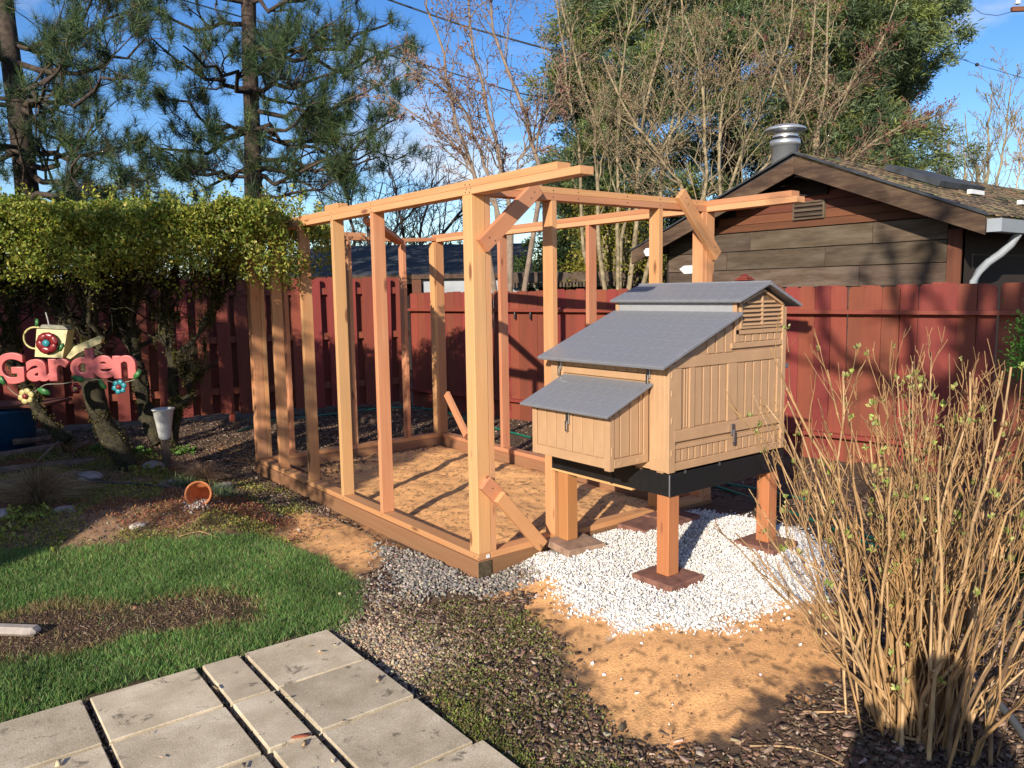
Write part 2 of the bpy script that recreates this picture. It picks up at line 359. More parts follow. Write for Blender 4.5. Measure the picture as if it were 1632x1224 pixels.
ICOF = np.array([(0, 11, 5), (0, 5, 1), (0, 1, 7), (0, 7, 10), (0, 10, 11), (1, 5, 9), (5, 11, 4), (11, 10, 2), (10, 7, 6), (7, 1, 8), (3, 9, 4), (3, 4, 2), (3, 2, 6), (3, 6, 8), (3, 8, 9), (4, 9, 5), (2, 4, 11), (6, 2, 10), (8, 6, 7), (9, 8, 1)])
def rotm(n):
    q = nrm(rng.normal(size=(n, 4))); w_, x, y, z = q.T
    return np.stack([1-2*(y*y+z*z), 2*(x*y-z*w_), 2*(x*z+y*w_), 2*(x*y+z*w_), 1-2*(x*x+z*z), 2*(y*z-x*w_), 2*(x*z-y*w_), 2*(y*z+x*w_), 1-2*(x*x+y*y)], -1).reshape(n, 3, 3)
def stones(C, size, cols, flat=.65, rough=.22):
    n = len(C); B = ICOV[None]*(1+rough*rng.normal(size=(n, 12, 1)))*np.array([1, .8, flat])[None, None]*(1+.25*rng.normal(size=(n, 1, 3)))
    B = np.einsum('nij,nkj->nki', rotm(n), B)*np.asarray(size)[:, None, None]; V = (B+C[:, None]).reshape(-1, 3)
    F = (ICOF[None]+12*np.arange(n)[:, None, None]).reshape(-1, 3); return V, F, np.repeat(cols, 12, axis=0)
CUBEV = np.array([(x, y, z) for x in (-.5, .5) for y in (-.5, .5) for z in (-.5, .5)]); CUBEF = np.array([(0, 1, 3, 2), (4, 6, 7, 5), (0, 4, 5, 1), (2, 3, 7, 6), (0, 2, 6, 4), (1, 5, 7, 3)])
def chips(C, L, W, T, cols, tilt=.35):
    n = len(C); a = rng.random(n)*2*np.pi; ca, sa = np.cos(a), np.sin(a); X = np.stack([ca, sa, tilt*rng.normal(size=n)], -1); X = nrm(X)
    Y = nrm(np.cross(np.stack([tilt*rng.normal(size=n), tilt*rng.normal(size=n), np.ones(n)], -1), X)); Z = np.cross(X, Y)
    B = CUBEV[None]*(1+.25*rng.normal(size=(n, 8, 3))*.6); V = C[:, None]+B[..., :1]*X[:, None]*L[:, None, None]+B[..., 1:2]*Y[:, None]*W[:, None, None]+B[..., 2:]*Z[:, None]*T[:, None, None]
    F = (CUBEF[None]+8*np.arange(n)[:, None, None]).reshape(-1, 4); return V.reshape(-1, 3), F, np.repeat(cols, 8, axis=0)
def tint(base, n, v=.2, hv=.08):
    base = np.asarray(base, float); return np.clip(base*(1+v*rng.normal(size=(n, 1)))*(1+hv*rng.normal(size=(n, 3))), .004, 1)
def mixcol(cs, n, p=None, v=.2, hv=.06):
    cs = np.asarray(cs, float); return np.clip(cs[rng.choice(len(cs), n, p=p)]*(1+v*rng.normal(size=(n, 1)))*(1+hv*rng.normal(size=(n, 3))), .004, 1)

# ------------------------------------------------------------------ layout constants (metres)
X0, Y0, U, V_ = 2.512, 3.612, 2.083, 3.616
X1, Y1 = X0+U, Y0+V_
LAWN = gpoly([(-250, 900), (0, 893), (250, 872), (400, 858), (490, 880), (560, 925), (578, 962), (545, 1000), (395, 1042), (320, 1062), (145, 1110), (0, 1150), (-250, 1230)])
BARE = gpoly([(-200, 975), (0, 985), (95, 960), (200, 972), (330, 945), (392, 958), (398, 990), (330, 1000), (210, 1010), (120, 1040), (0, 1052), (-200, 1060)])
SAND_R = gpoly([(800, 945), (830, 915), (1060, 860), (1330, 945), (1345, 1000), (1348, 1070), (1300, 1108), (1230, 1125), (1200, 1165), (1120, 1195), (1020, 1190), (960, 1150), (925, 1110), (900, 1050), (880, 1010), (820, 975)])
SAND_L = gpoly([(445, 830), (470, 812), (530, 825), (580, 850), (625, 875), (610, 905), (560, 925), (530, 905), (480, 880), (450, 858)])
SAND_B = gpoly([(345, 712), (400, 705), (440, 735), (450, 760), (405, 752), (360, 735)])
GRAV_W = gpoly([(826, 902), (850, 882), (900, 885), (1000, 850), (1060, 828), (1210, 826), (1290, 860), (1325, 905), (1318, 946), (1250, 962), (1180, 985), (1085, 1003), (1000, 998), (930, 975), (895, 955), (870, 925)])
MOSSP = gpoly([(640, 975), (740, 965), (840, 985), (880, 1020), (905, 1080), (930, 1130), (1000, 1200), (1060, 1260), (820, 1260), (700, 1150), (660, 1090), (700, 1040), (640, 1010)])
GRAVG = gpoly([(600, 868), (680, 880), (760, 912), (840, 895), (850, 925), (790, 945), (700, 945), (640, 920)])
PEBB = gpoly([(560, 985), (600, 955), (650, 960), (700, 1000), (730, 1030), (720, 1075), (680, 1105), (655, 1105), (590, 1050), (535, 1010)])
BEDP = [(-6, 5.2), (0, 5.55), (.6, 5.35), (1.2, 5.1), (1.6, 4.9), (2.0, 5.1), (2.25, 5.6), (2.3, 7.0), (2.2, 9.0), (1.6, 9.6), (-6, 11)]
RUN = [(X0+.05, Y0+.05), (X1-.05, Y0+.05), (X1-.05, Y1-.05), (X0+.05, Y1-.05)]
def hgt(x, y):
    x = np.asarray(x, float); y = np.asarray(y, float)
    h = (fbm(x*1.3, y*1.3, 3)-.5)*.035+(fbm(x*9+5, y*9, 3)-.5)*.018
    b = np.clip(sdist(x, y, BEDP)/.9, 0, 1); h = h+.15*b*b*(3-2*b)+b*(fbm(x*3, y*3, 3)-.5)*.08
    near = np.clip(1-np.abs(sdist(x, y, [(X0-.02, Y0-.02), (X1, Y0-.02), (X1, Y1), (X0-.02, Y1)]))/.25, 0, 1); h = h*(1-near*.6)-.008*near
    r = np.clip(sdist(x, y, RUN)/.2, 0, 1); h = h*(1-r)+r*(.03+(fbm(x*4, y*4, 4)-.5)*.05)
    h = h+rise(x, y)
    p = ((x < 1.50) & (y < 3.46) & (x > -4) & (y > -3)); h = np.where(p, -.022+(h*.15), h)
    far = np.clip((np.hypot(x-2, y-5)-9)/6, 0, 1); return h*(1-far)

# ------------------------------------------------------------------ ground sheet
def axis(a, b, st, out):
    c = np.arange(a, b+st/2, st); g = st*1.25**np.arange(1, 60); g = np.cumsum(g); g = g[g < out]
    return np.r_[(a-g)[::-1], c, b+g]
gx = axis(-.9, 6.9, .021, 160); gy = np.unique(np.r_[axis(1.0, 8.4, .021, 7.0), axis(8.4, 10.8, .04, 160)]); gy = gy[(gy < 8.4) | (gy > 8.41)]; gy = gy[(gy > -160)]; gy = np.unique(gy)
GX, GY = np.meshgrid(gx, gy); hz = hgt(GX, GY)
j1 = (fbm(GX*6, GY*6, 4)-.5)*.36; j2 = (fbm(GX*22+3, GY*22, 3)-.5)*.26; jit = j1+j2
def m_(poly, soft=.05): return np.clip((sdist(GX, GY, poly)+jit)/soft*.5+.5, 0, 1)[..., None]
soil = np.array([.10, .064, .042]); mul = np.array([.13, .085, .058]); sand = np.array([.86, .455, .185]); sandd = np.array([.66, .36, .16])
big = fbm(GX*.8, GY*.8, 4)[..., None]; fine = fbm(GX*30, GY*30, 2)[..., None]; dk = fbm(GX*3.1+40, GY*3.1, 5)[..., None]
c = soil*(.6+.8*fine)+(mul-soil)*big
c = c*(1-m_(BEDP, .3)*.6)+np.array([.34, .20, .115])*m_(BEDP, .3)*.6*(.5+fine)
lw = m_(LAWN, .1); c = c*(1-lw)+np.array([.045, .060, .02])*(.6+.8*fine)*lw
br = m_(BARE, .15); c = c*(1-br)+(np.array([.095, .058, .036])+np.array([.09, .06, .03])*np.clip(big*2.5-1, 0, 1))*(.6+.8*fine)*br
sn = np.maximum.reduce([m_(SAND_R, .06), m_(SAND_L, .15), m_(SAND_B, .2)*.7, np.clip((sdist(GX, GY, RUN)-.02+jit*.6)/.06, 0, 1)[..., None]])
wet = np.clip((dk-.52)*5, 0, 1); sc_ = sand*(1-wet*.45)+sandd*wet*.45; spk = (fbm(GX*34, GY*34, 2)[..., None] > .70)*.6
fl = fbm(GX*2.1+9, GY*7+3, 5)[..., None]; spk = np.maximum(spk, np.clip((np.abs(fl-.5) < .006)*1.0, 0, .45)*(big > .45)); sc_ = sc_*(1-spk)+soil*spk
leftdirt = np.clip((sdist(GX, GY, [(X0, 6.3), (3.4, 6.9), (4.2, 7.3), (X0, 7.4)])+jit*2)/.2, 0, 1)[..., None]; sn = sn*(1-leftdirt*.8)
c = c*(1-sn)+sc_*(.88+.24*fine)*sn
ms = m_(MOSSP, .2); c = c*(1-ms*.7)+np.array([.14, .11, .05])*(.5+fine)*ms*.7
gw = m_(GRAV_W, .05); c = c*(1-gw)+np.array([.62, .59, .55])*gw
g_ = np.stack([GX, GY, hz], -1).reshape(-1, 3); ny, nx = GX.shape; ii = np.arange(ny*nx).reshape(ny, nx)
Fg = np.stack([ii[:-1, :-1], ii[:-1, 1:], ii[1:, 1:], ii[1:, :-1]], -1).reshape(-1, 4)
o = mk('ground', npmesh('ground', g_, Fg, c.reshape(-1, 3), True), GROUNDM); tag(o, kind='structure')
def gpt(x, y, dz=0): return np.array([x, y, float(hgt(np.array([x]), np.array([y]))[0])+dz])
def scatter(poly, n, edge=.12, extra=None):
    poly = np.asarray(poly)[:, :2]; lo = poly.min(0)-edge; hi = poly.max(0)+edge; out = []; tot = 0
    while tot < n:
        p = lo+(hi-lo)*rng.random((n*2, 2)); s = sdist(p[:, 0], p[:, 1], poly)+(fbm(p[:, 0]*6, p[:, 1]*6, 3)-.5)*.2+rng.normal(size=len(p))*edge*.5
        k = s > 0
        if extra is not None: k &= extra(p)
        p = p[k]; out.append(p); tot += len(p)
        if tot == 0: break
    p = np.concatenate(out)[:n]; return np.c_[p, hgt(p[:, 0], p[:, 1])]
def notslab(p): return ~((p[:, 0] < 1.512) & (p[:, 1] < 3.455))
def outrun(p): return sdist(p[:, 0], p[:, 1], [(X0-.03, Y0-.03), (X1+.03, Y0-.03), (X1+.03, Y1+.03), (X0-.03, Y1+.03)]) < 0

# ------------------------------------------------------------------ patio
pat = thing('patio', None, None, (1, 2.5, 0)); pat['kind'] = 'structure'
colsx = [(-1.25, -.81), (-.79, -.39), (-.36, .035), (.06, .447), (.475, .882), (.912, 1.072), (1.104, 1.5)]
for ci, (xa, xb) in enumerate(colsx):
    ys = 3.447
    for ri in range(6):
        h = .397; ya = ys-h; dx = (0.03 if ci == 6 and ri >= 3 else 0)
        s = box('paving_slab', xa+dx+random.uniform(-.003, .003), xb+dx, ya, ys, -.02, .032+random.uniform(-.003, .004), CONC, pat, bev=.0035, long=0)
        s.rotation_euler.z += rad(random.uniform(-.35, .35)); s.rotation_euler.x += rad(random.uniform(-.3, .3)); ys = ya-.017-random.uniform(0, .004)
# joint debris
p = np.c_[rng.uniform(-.6, 1.56, 16000), rng.uniform(1.6, 3.5, 16000)]
inj = np.zeros(len(p), bool)
for a_, b_ in ((.447, .475), (.882, .912), (1.072, 1.104), (.035, .06), (1.5, 1.56)): inj |= (p[:, 0] > a_-.003) & (p[:, 0] < b_+.003)
for k in range(1, 5): yj = 3.447-k*.395-(k-1)*.019; inj |= (p[:, 1] < yj+.003) & (p[:, 1] > yj-.022)
p = p[inj]; n = len(p); V, F, cc = stones(np.c_[p, np.full(n, -.008)+rng.random(n)*.022], rng.uniform(.004, .009, n), mixcol([(.05, .04, .035), (.2, .15, .1), (.3, .26, .2)], n, [.6, .25, .15]))
tag(mk('joint_grit', npmesh('joint_grit', V, F, cc), STONEM), 'dark soil and small grit lying in the joints between the concrete paving slabs', 'grit', kind='stuff')

# ------------------------------------------------------------------ run frame
run = thing('chicken_run_frame', 'tall unfinished box frame of fresh fir studs standing on the sand', 'timber frame', (X0, Y0, 0))
B1, B2, ZP, ZT = .095, .133, .133, 2.163
box('base_timber', X0-.014, X0+.078, Y0-.012, Y1, -.02, B1, TREATED, run, .004)
box('base_timber_end', X0-.013, X0+.077, Y0-.0145, Y0-.0125, -.018, B1-.002, ENDG, run, 0)
box('base_timber', X0+.079, X1+.012, Y0-.004, Y0+.09, -.02, B1, TREATED, run, .004)
box('base_timber', X1-.08, X1+.012, Y0+.091, Y1, -.02, B1, TREATED, run, .004)
box('base_timber', X0+.079, X1-.081, Y1-.09, Y1, -.02, B1, TREATED, run, .004)
box('bottom_plate', X0, X0+.089, Y0, Y1-.0, B1+.001, B2, FIR, run)
box('bottom_plate', X0+.0905, X1-.0905, Y0, Y0+.089, B1+.001, B2, FIR, run)
box('bottom_plate', X1-.089, X1, Y0, Y1, B1+.001, B2, FIR, run)
box('bottom_plate', X0+.0905, X1-.0905, Y1-.089, Y1, B1+.001, B2, FIR, run)
def post(x, y, m=FIR): box('corner_post', x, x+.089, y, y+.089, ZP+.0005, ZT, m, run, .003)
post(X0, Y0, FIR_PALE); post(X1-.089, Y0); post(X0, Y1-.089); post(X1-.089, Y1-.089)
def studY(x, y, m=FIR): box('stud', x, x+.089, y-.038, y, ZP+.0005, ZT, m, run)     # stud of a wall running along Y
def studX(x, y, m=FIR): box('stud', x, x+.038, y, y+.089, ZP+.0005, ZT, m, run)
for y, m in ((4.791, FIR), (5.402, FIR_PALE), (6.015, FIR), (6.65, FIR)): studY(X0, y, m)
studX(X0+.0905, Y0+.002, FIR_PALE); studX(X1-.1285, Y0+.002); studX(X0+.0905, Y1-.091); studX(X1-.1285, Y1-.091)
box('stud', 3.088, 3.126, Y0, Y0+.089, ZP+.0005, ZT, FIR, run); box('stud', 4.018, 4.056, Y0, Y0+.089, ZP+.0005, ZT, FIR, run)
for x in (2.83, 3.49, 4.10): studX(x, Y1-.089, FIR_PALE if x > 3.4 and x < 3.6 else FIR)
for y in (6.07, 4.85): studY(X1-.089, y, FIR)
# top plates
box('top_plate', X0, X0+.089, 2.74, Y1, ZT+.0005, ZT+.0385, FIR_PALE, run)
box('top_plate', X0, X0+.089, 4.36, Y1-.05, ZT+.039, ZT+.077, FIR, run)
box('top_plate', X0, X0+.089, 2.90, 4.358, ZT+.039, ZT+.077, FIR, run)
box('top_plate', X1-.089, X1, 2.91, Y1, ZT+.0005, ZT+.0385, FIR_PALE, run)
box('top_plate', X1-.089, X1, 2.95, Y1, ZT+.039, ZT+.077, FIR, run)
for za, zb in ((.0005, .0385), (.039, .077)):
    box('top_plate', X0+.0905, X1-.0905, Y0, Y0+.089, ZT+za, ZT+zb, FIR, run)
beam('top_plate', (X0+.0905, Y1-.045, ZT+.02), (X1-.45, Y1-.045, ZT+.012), .089, .037, FIR, run)
beam('top_plate', (X1-.45, Y1-.045, ZT+.012), (X1-.0905, Y1-.045, ZT+.03), .089, .037, FIR, run)
beam('top_plate', (X0+.0905, Y1-.045, ZT+.058), (X1-.9, Y1-.045, ZT+.05), .089, .037, FIR, run)
# braces (on the outer face of the front wall)
yb = Y0-.0195-.002
beam('brace', (2.565, yb, 1.885), (2.96, yb, 2.225), .037, .089, FIR, run)
beam('brace', (4.20, yb, 2.27), (4.595, yb, 1.86), .037, .089, FIR, run)
beam('brace', (2.545, yb, .56), (2.675, yb, .43), .037, .089, FIR, run)
beam('brace', (2.62, yb-.039, .47), (2.935, yb-.039, .115), .037, .075, FIR, run)
beam('brace', (X1-.11, 6.98, .58), (X1-.11, 6.62, .18), .037, .075, FIR, run)
beam('brace', (X0+.13, 5.05, ZT-.02), (4.05, Y1-.13, ZT-.02), .089, .037, FIR, run)
box('block', X0+.005, X0+.084, 5.28, 5.50, ZT+.0775, ZT+.115, FIR, run)
tagm = box('plate_tag', X0+.05, X0+.076, Y0-.0045, Y0-.0025, B1+.008, B2-.008, WHITE, run, 0)

NAILM = plain('nail_head', (.10, .09, .08), .5, .6)
nail = npmesh('nail', np.array([(np.cos(a)*.0045, np.sin(a)*.0045, 0) for a in np.linspace(0, 2*np.pi, 8, endpoint=False)]+[(0, 0, .001)]), np.array([(i, (i+1) % 8, 8) for i in range(8)])); nail.materials.append(NAILM)
NV = []
for y in (3.62, 3.66, 4.772, 5.383, 5.996, 6.631, 7.18):
    for z in (ZT+.012, ZT+.028, ZT+.055, B1+.018): NV.append((X0-.0012, y+random.uniform(-.008, .008), z+random.uniform(-.004, .004), 'x'))
for x in (2.60, 2.64, 3.10, 3.30, 3.72, 4.03, 4.40):
    for z in (ZT+.02, ZT+.058): NV.append((x, Y0-.0012, z, 'y'))
for x, z in ((2.60, 1.93), (2.64, 1.915), (2.90, 2.16), (2.925, 2.195), (4.24, 2.24), (4.26, 2.20), (4.55, 1.92), (4.57, 1.89), (2.59, .52), (2.86, .20), (2.89, .165)): NV.append((x, Y0-.0425 if x > 2.6 and z < .3 else (Y0-.0415 if True else 0), z, 'y'))
for x, y, z, a in NV:
    o = bpy.data.objects.new('nail', nail); COL.objects.link(o); o.matrix_basis = Matrix.Translation((x, y, z)) @ (Matrix.Rotation(rad(-90), 4, 'Y') if a == 'x' else Matrix.Rotation(rad(90), 4, 'X')); childof(o, run)

# ------------------------------------------------------------------ coop stand
st = thing('coop_stand', 'black steel platform frame on four square orange wooden legs', 'coop stand', (3.8, 3.35, 0))
LZ, CX0, CX1, CY0, CY1 = .035, 3.262, 4.335, 2.845, 3.84
for (x, y) in ((CX0+.008, CY0+.012), (CX0+.008, CY1-.14), (4.20, CY0+.012), (4.20, CY1-.14)):
    box('leg', x, x+.089, y, y+.089, LZ, .56, LEGW, st, .004)
FZ0, FZ1 = .495, .622
box('frame_rail', CX0, CX1, CY0, CY0+.006, FZ0, FZ1, BLACKP, st, .001); box('frame_rail', CX0, CX1, CY1-.006, CY1, FZ0, FZ1, BLACKP, st, .001)
box('frame_rail', CX0, CX0+.006, CY0+.007, CY1-.007, FZ0, FZ1, BLACKP, st, .001); box('frame_rail', CX1-.006, CX1, CY0+.007, CY1-.007, FZ0, FZ1, BLACKP, st, .001)
box('deck', CX0+.007, CX1-.007, CY0+.007, CY1-.007, .565, .60, BLACKP, st)
box('bottom_trim', CX0-.004, CX0+.030, CY0+.28, CY1+.01, FZ0-.014, FZ0-.001, FIR_PALE, st, .001)
box('frame_strap', CX0-.006, CX0-.001, 3.28, 3.30, FZ0-.004, FZ1-.02, BLACKP, st, .001)
for x in (CX0+.42, CX0+.12): box('bolt', x, x+.012, CY0-.008, CY0-.001, .612, .63, METAL, st, .001)
box('corner_weld', CX0-.003, CX0+.003, CY0-.003, CY0+.003, FZ0+.002, FZ1-.002, plain('worn_edge_metal', (.16, .16, .17), .4), st, .001)
fg = 'square red concrete pavers under the coop legs'
for (x, y, lab, rz) in ((3.112, 2.724, 'red square paver under the front middle coop leg', 2), (3.112, 3.455, 'worn brown paver beside the run base under the left coop leg', -9), (3.986, 2.724, 'red square paver half sunk in white gravel under the right coop leg', 1), (3.986, 3.455, 'shaded paver under the rear coop leg', 3)):
    z1 = .131; me = boxmesh(.27, .27, .045, .006); pv = mk('footing_paver', me, BRICKP if 'worn' not in lab else plain('brown_footing_paver', (.30, .19, .13), .9, noise=.3, ns=18, b_=.4)); pv.location = (x, y, z1-.0225); pv.rotation_euler.z = rad(rz); tag(pv, lab, 'paver', fg)
pvx = mk('footing_paver', boxmesh(.26, .24, .045, .008), BRICKP); pvx.location = (3.72, 3.46, .10); pvx.rotation_euler.z = rad(4); tag(pvx, 'brown paver against the run base behind the coop stand', 'paver', fg)

# ------------------------------------------------------------------ coop
cp = thing('chicken_coop', 'tan plastic chicken coop with grey roofs and a nesting box, raised on legs', 'chicken coop', (3.8, 3.35, .62))
bz0, bz1 = .632, 1.235; xe, xk, xr, xw = CX0+.004, 3.845, 4.085, 4.325; yf, yk = CY0+.006, CY1-.006
zk0, zk1, zr, zw = 1.478, 1.560, 1.655, 1.535
prof = [(xe, bz0), (xw, bz0), (xw, zw), (xr, zr-.012), (xk, zk1-.01), (xk, zk0), (xe, bz1)]
prism('body', prof, 'y', yf+.012, yk, TAN2, cp)
def F1(name, xa, xb, za, zb, t=.012, m=TAN, par=None, base=yf+.012, bev=.0025):    # trim on the gable face (faces -Y)
    return box(name, xa, xb, base-t, base-.0005, za, zb, m, par or cp, bev)
def F2(name, ya, yb, za, zb, t=.012, m=TAN, par=None, base=xe, bev=.0025):         # trim on the left face (faces -X)
    return box(name, base-t, base-.0005, ya, yb, za, zb, m, par or cp, bev)
# gable face frame
F1('corner_post', xe-.012, xe+.045, bz0-.006, bz1-.006, .016); F1('corner_post', xw-.03, xw+.008, bz0, zw-.02, .016)
F1('bottom_rail', xe+.046, xw-.031, bz0, bz0+.045); F1('middle_rail', xe+.046, xw-.031, .752, .775)
F1('door_rail', xe+.030, xw-.031, .795, .86, .017); F1('belt_rail', xe+.046, xw-.031, 1.20, 1.262); F1('belt_rail', xk-.05, xw-.031, 1.283, 1.315, .016)
F1('door_stile', xe+.046, xe+.095, .861, 1.199, .014); F1('door_stile', 3.765, 3.855, .861, 1.199, .014); F1('door_stile', xw-.075, xw-.032, .861, 1.199, .014)
F1('door_stile', 3.43, 3.475, .861, 1.199, .013)
def planks(fn, a, b, za, zb, nn, t=.006, gap=.013):
    wd = (b-a)/nn
    for i in range(nn): fn('plank', a+i*wd+gap*.5, a+(i+1)*wd-gap*.5, za, zb, t, TAN)
planks(F1, xe+.096, 3.429, .866, 1.195, 3); planks(F1, 3.476, 3.764, .866, 1.195, 4); planks(F1, 3.856, xw-.076, .866, 1.195, 5)
planks(F1, xe+.05, 3.76, bz0+.048, .749, 8); F1('door_stile', 3.765, 3.855, bz0+.046, .751, .01); planks(F1, 3.858, xw-.035, bz0+.048, .749, 7)
planks(F1, xk+.01, xw-.035, 1.318, 1.36, 6)
for a_ in (3.62, 3.70, 3.78):
    zt = bz1+(a_-xe)*(zk0-bz1)/(xk-xe)-.02; F1('plank', a_-.033, a_+.033, 1.265, zt-.012, .006)
F1('belt_rail', xk-.012, xw-.031, 1.362, 1.392, .014); F1('corner_post', xk-.02, xk+.018, 1.316, zk0-.02, .014)
# louvred vent
vt = prism('vent', [(xk+.028, 1.405), (xw-.035, 1.405), (xw-.035, 1.53), (xr, 1.615), (xk+.028, 1.55)], 'y', yf+.004, yf+.0115, plain('vent_recess', (.16, .10, .055), .6), cp)
F1('vent_mullion', xr-.008, xr+.008, 1.41, 1.585, .018, TAN, vt)
for xa, xb in ((xk+.036, xr-.010), (xr+.010, xw-.045)):
    for i in range(6):
        z = 1.413+i*.026
        if i >= 5: xa2, xb2 = (xa+.05, xb) if xa < xr-.1 else (xa, xb-.07)
        else: xa2, xb2 = xa, xb
        s = beam('louvre', (xa2, yf-.002, z+.006), (xb2, yf-.002, z+.006), .016, .004, TAN, vt, up=(0, -.75, .66), bev=0)
for q in ([(xk+.020, 1.396), (xk+.034, 1.396), (xk+.034, 1.555), (xk+.020, 1.548)], [(xw-.046, 1.396), (xw-.032, 1.396), (xw-.032, 1.530), (xw-.046, 1.538)],
          [(xk+.020, 1.549), (xk+.034, 1.540), (xr, 1.610), (xr, 1.624)], [(xr, 1.610), (xw-.046, 1.526), (xw-.032, 1.531), (xr, 1.624)], [(xk+.035, 1.396), (xw-.047, 1.396), (xw-.047, 1.408), (xk+.035, 1.408)]):
    prism('vent_frame', q, 'y', yf-.012, yf+.003, TAN, vt)
# left face
F2('corner_post', yf+.0, yf+.135, bz0-.004, bz1-.006, .010); F2('corner_post', yk-.12, yk, bz0, bz1-.006, .010)
F2('bottom_rail', yf+.136, yk-.121, bz0, bz0+.04); F2('top_rail', yf+.136, yk-.121, 1.125, 1.165)
planks(F2, yf+.138, yk-.123, 1.168, 1.225, 8, .005)
for y in (yf+.03, yf+.065, yf+.10): F2('corner_rib', y-.004, y+.004, bz0+.06, bz1-.03, .0135)
for z in (.72, .9, 1.05, 1.15): F1('peg', xe+.006, xe+.016, z, z+.035, .019)
for y in (yf+.04, yf+.20): F2('foot_tab', y, y+.05, bz0-.018, bz0-.005, .004)
# upper wall between roofs
F2('clerestory', yf+.03, yk-.03, zk0+.001, zk1-.01, .006, plain('grey_plastic_wall', (.30, .31, .33), .5, noise=.05), base=xk)
F2('corner_post', yf, yf+.028, zk0-.005, zk1-.012, .010, base=xk); F2('corner_post', yk-.028, yk, zk0-.005, zk1-.012, .010, base=xk)
# roofs
def roofslab(name, pa, pb, ya, yb, th, par, nx_, ny_):
    """slab whose slope runs from pa=(x,z) low edge to pb=(x,z) high edge"""
    (xa, za), (xb, zb) = pa, pb; L = math.hypot(xb-xa, zb-za); ux, uz = (xb-xa)/L, (zb-za)/L; n_ = (-uz, ux) if ux > 0 else (uz, -ux)
    r = prism(name, [(xa, za), (xb, zb), (xb+n_[0]*th, zb+n_[1]*th), (xa+n_[0]*th, za+n_[1]*th)], 'y', ya, yb, GREYP, par, bev=.003)
    me = None; L2 = L-.03; W = yb-ya-.03; base = Vector((xa+n_[0]*th, 0, za+n_[1]*th)); U_ = Vector((ux, 0, uz)); N_ = Vector((n_[0], 0, n_[1]))
    tl, tw = L2/ny_, W/nx_
    bm = bmesh.new(); q = [(-tl*.5, -tw*.47, .0028), (-tl*.5+.012, tw*.47, .0028), (tl*.46, tw*.47, .0006), (tl*.46, -tw*.47, .0006)]
    q = [(-tl*.42, -tw*.48, .002), (-tl*.5, -tw*.15, .002), (-tl*.5, tw*.15, .002), (-tl*.42, tw*.48, .002), (tl*.48, tw*.48, .0004), (tl*.48, -tw*.48, .0004)]
    tv = [bm.verts.new(v) for v in q]; bv = [bm.verts.new((v[0], v[1], -.001)) for v in q]; bm.faces.new(tv[::-1])
    for i in range(6): bm.faces.new((tv[i], tv[(i+1) % 6], bv[(i+1) % 6], bv[i]))
    bmesh.ops.recalc_face_normals(bm, faces=list(bm.faces)); me = bpy.data.meshes.new('shingle'); bm.to_mesh(me); bm.free(); me.materials.append(GREYP)
    R = Matrix((U_, N_.cross(U_), N_)).transposed().to_4x4()
    for i in range(ny_):
        for j in range(nx_):
            yy = ya+.015+tw*(j+.5+(.5 if i % 2 else 0))
            if yy+tw*.5 > yb-.005: continue
            o = bpy.data.objects.new('shingle', me); COL.objects.link(o); o.matrix_basis = Matrix.Translation(base+U_*(.015+tl*(i+.5))+Vector((0, yy, 0))+N_*.0006) @ R; childof(o, r)
    return r
roofslab('lower_roof', (xe-.105, 1.205), (xk-.002, 1.478), yf-.045, yk+.012, .02, cp, 13, 7)
roofslab('upper_roof', (xk-.045, 1.548), (xr-.0, 1.650), yf-.055, yk+.012, .018, cp, 13, 3)
roofslab('upper_roof', (xw+.09, 1.512), (xr+.002, 1.650), yf-.055, yk+.012, .018, cp, 13, 3)
box('ridge_cap', xr-.012, xr+.012, yf-.057, yk+.014, 1.662, 1.674, GREYP, cp, .004)
# nesting box
nx0, ny0, ny1, nz0 = 2.952, 2.992, 3.652, .672
nb = prism('nesting_box', [(nx0+.01, nz0), (xe-.013, nz0), (xe-.013, 1.10), (nx0+.01, .975)], 'y', ny0+.01, ny1-.01, TAN2, cp)
def NF2(name, ya, yb, za, zb, t=.010, m=TAN): return box(name, nx0+.0095-t, nx0+.0095, ya, yb, za, zb, m, nb, .002)
NF2('corner_post', ny0+.0, ny0+.045, nz0-.014, .968); NF2('corner_post', ny1-.04, ny1, nz0-.004, .968); NF2('bottom_rail', ny0+.046, ny1-.041, nz0-.002, nz0+.05); NF2('center_stile', 3.30, 3.35, nz0+.051, .968, .008)
for a_, b_, k_ in ((ny0+.05, 3.297, 3), (3.353, ny1-.045, 3)):
    wd = (b_-a_)/k_
    for i in range(k_): NF2('plank', a_+i*wd+.005, a_+(i+1)*wd-.005, nz0+.054, .965, .005)
def NF1(name, xa, xb, za, zb, t=.010, m=TAN): return box(name, xa, xb, ny0+.0095-t, ny0+.0095, za, zb, m, nb, .002)
NF1('corner_post', nx0, nx0+.032, nz0-.014, .962); NF1('corner_post', xe-.052, xe-.014, nz0, 1.082); NF1('bottom_rail', nx0+.033, xe-.053, nz0, nz0+.05)
for i, (a_, b_) in enumerate(((nx0+.038, nx0+.075), (nx0+.083, nx0+.155), (nx0+.163, nx0+.225), (nx0+.231, xe-.056))):
    zt = .975+(a_-nx0)*.125/.3-.012; NF1('plank', a_, b_, nz0+.054, zt, .005)
for z in (.74,): NF1('peg', nx0+.010, nx0+.020, z, z+.05, .013)
for x in (nx0+.06, xe-.11): NF1('peg', x, x+.035, nz0+.012, nz0+.03, .012)
roofslab('nesting_box_roof', (nx0-.055, .955), (xe-.013, 1.105), ny0-.035, ny1+.045, .016, nb, 8, 4)
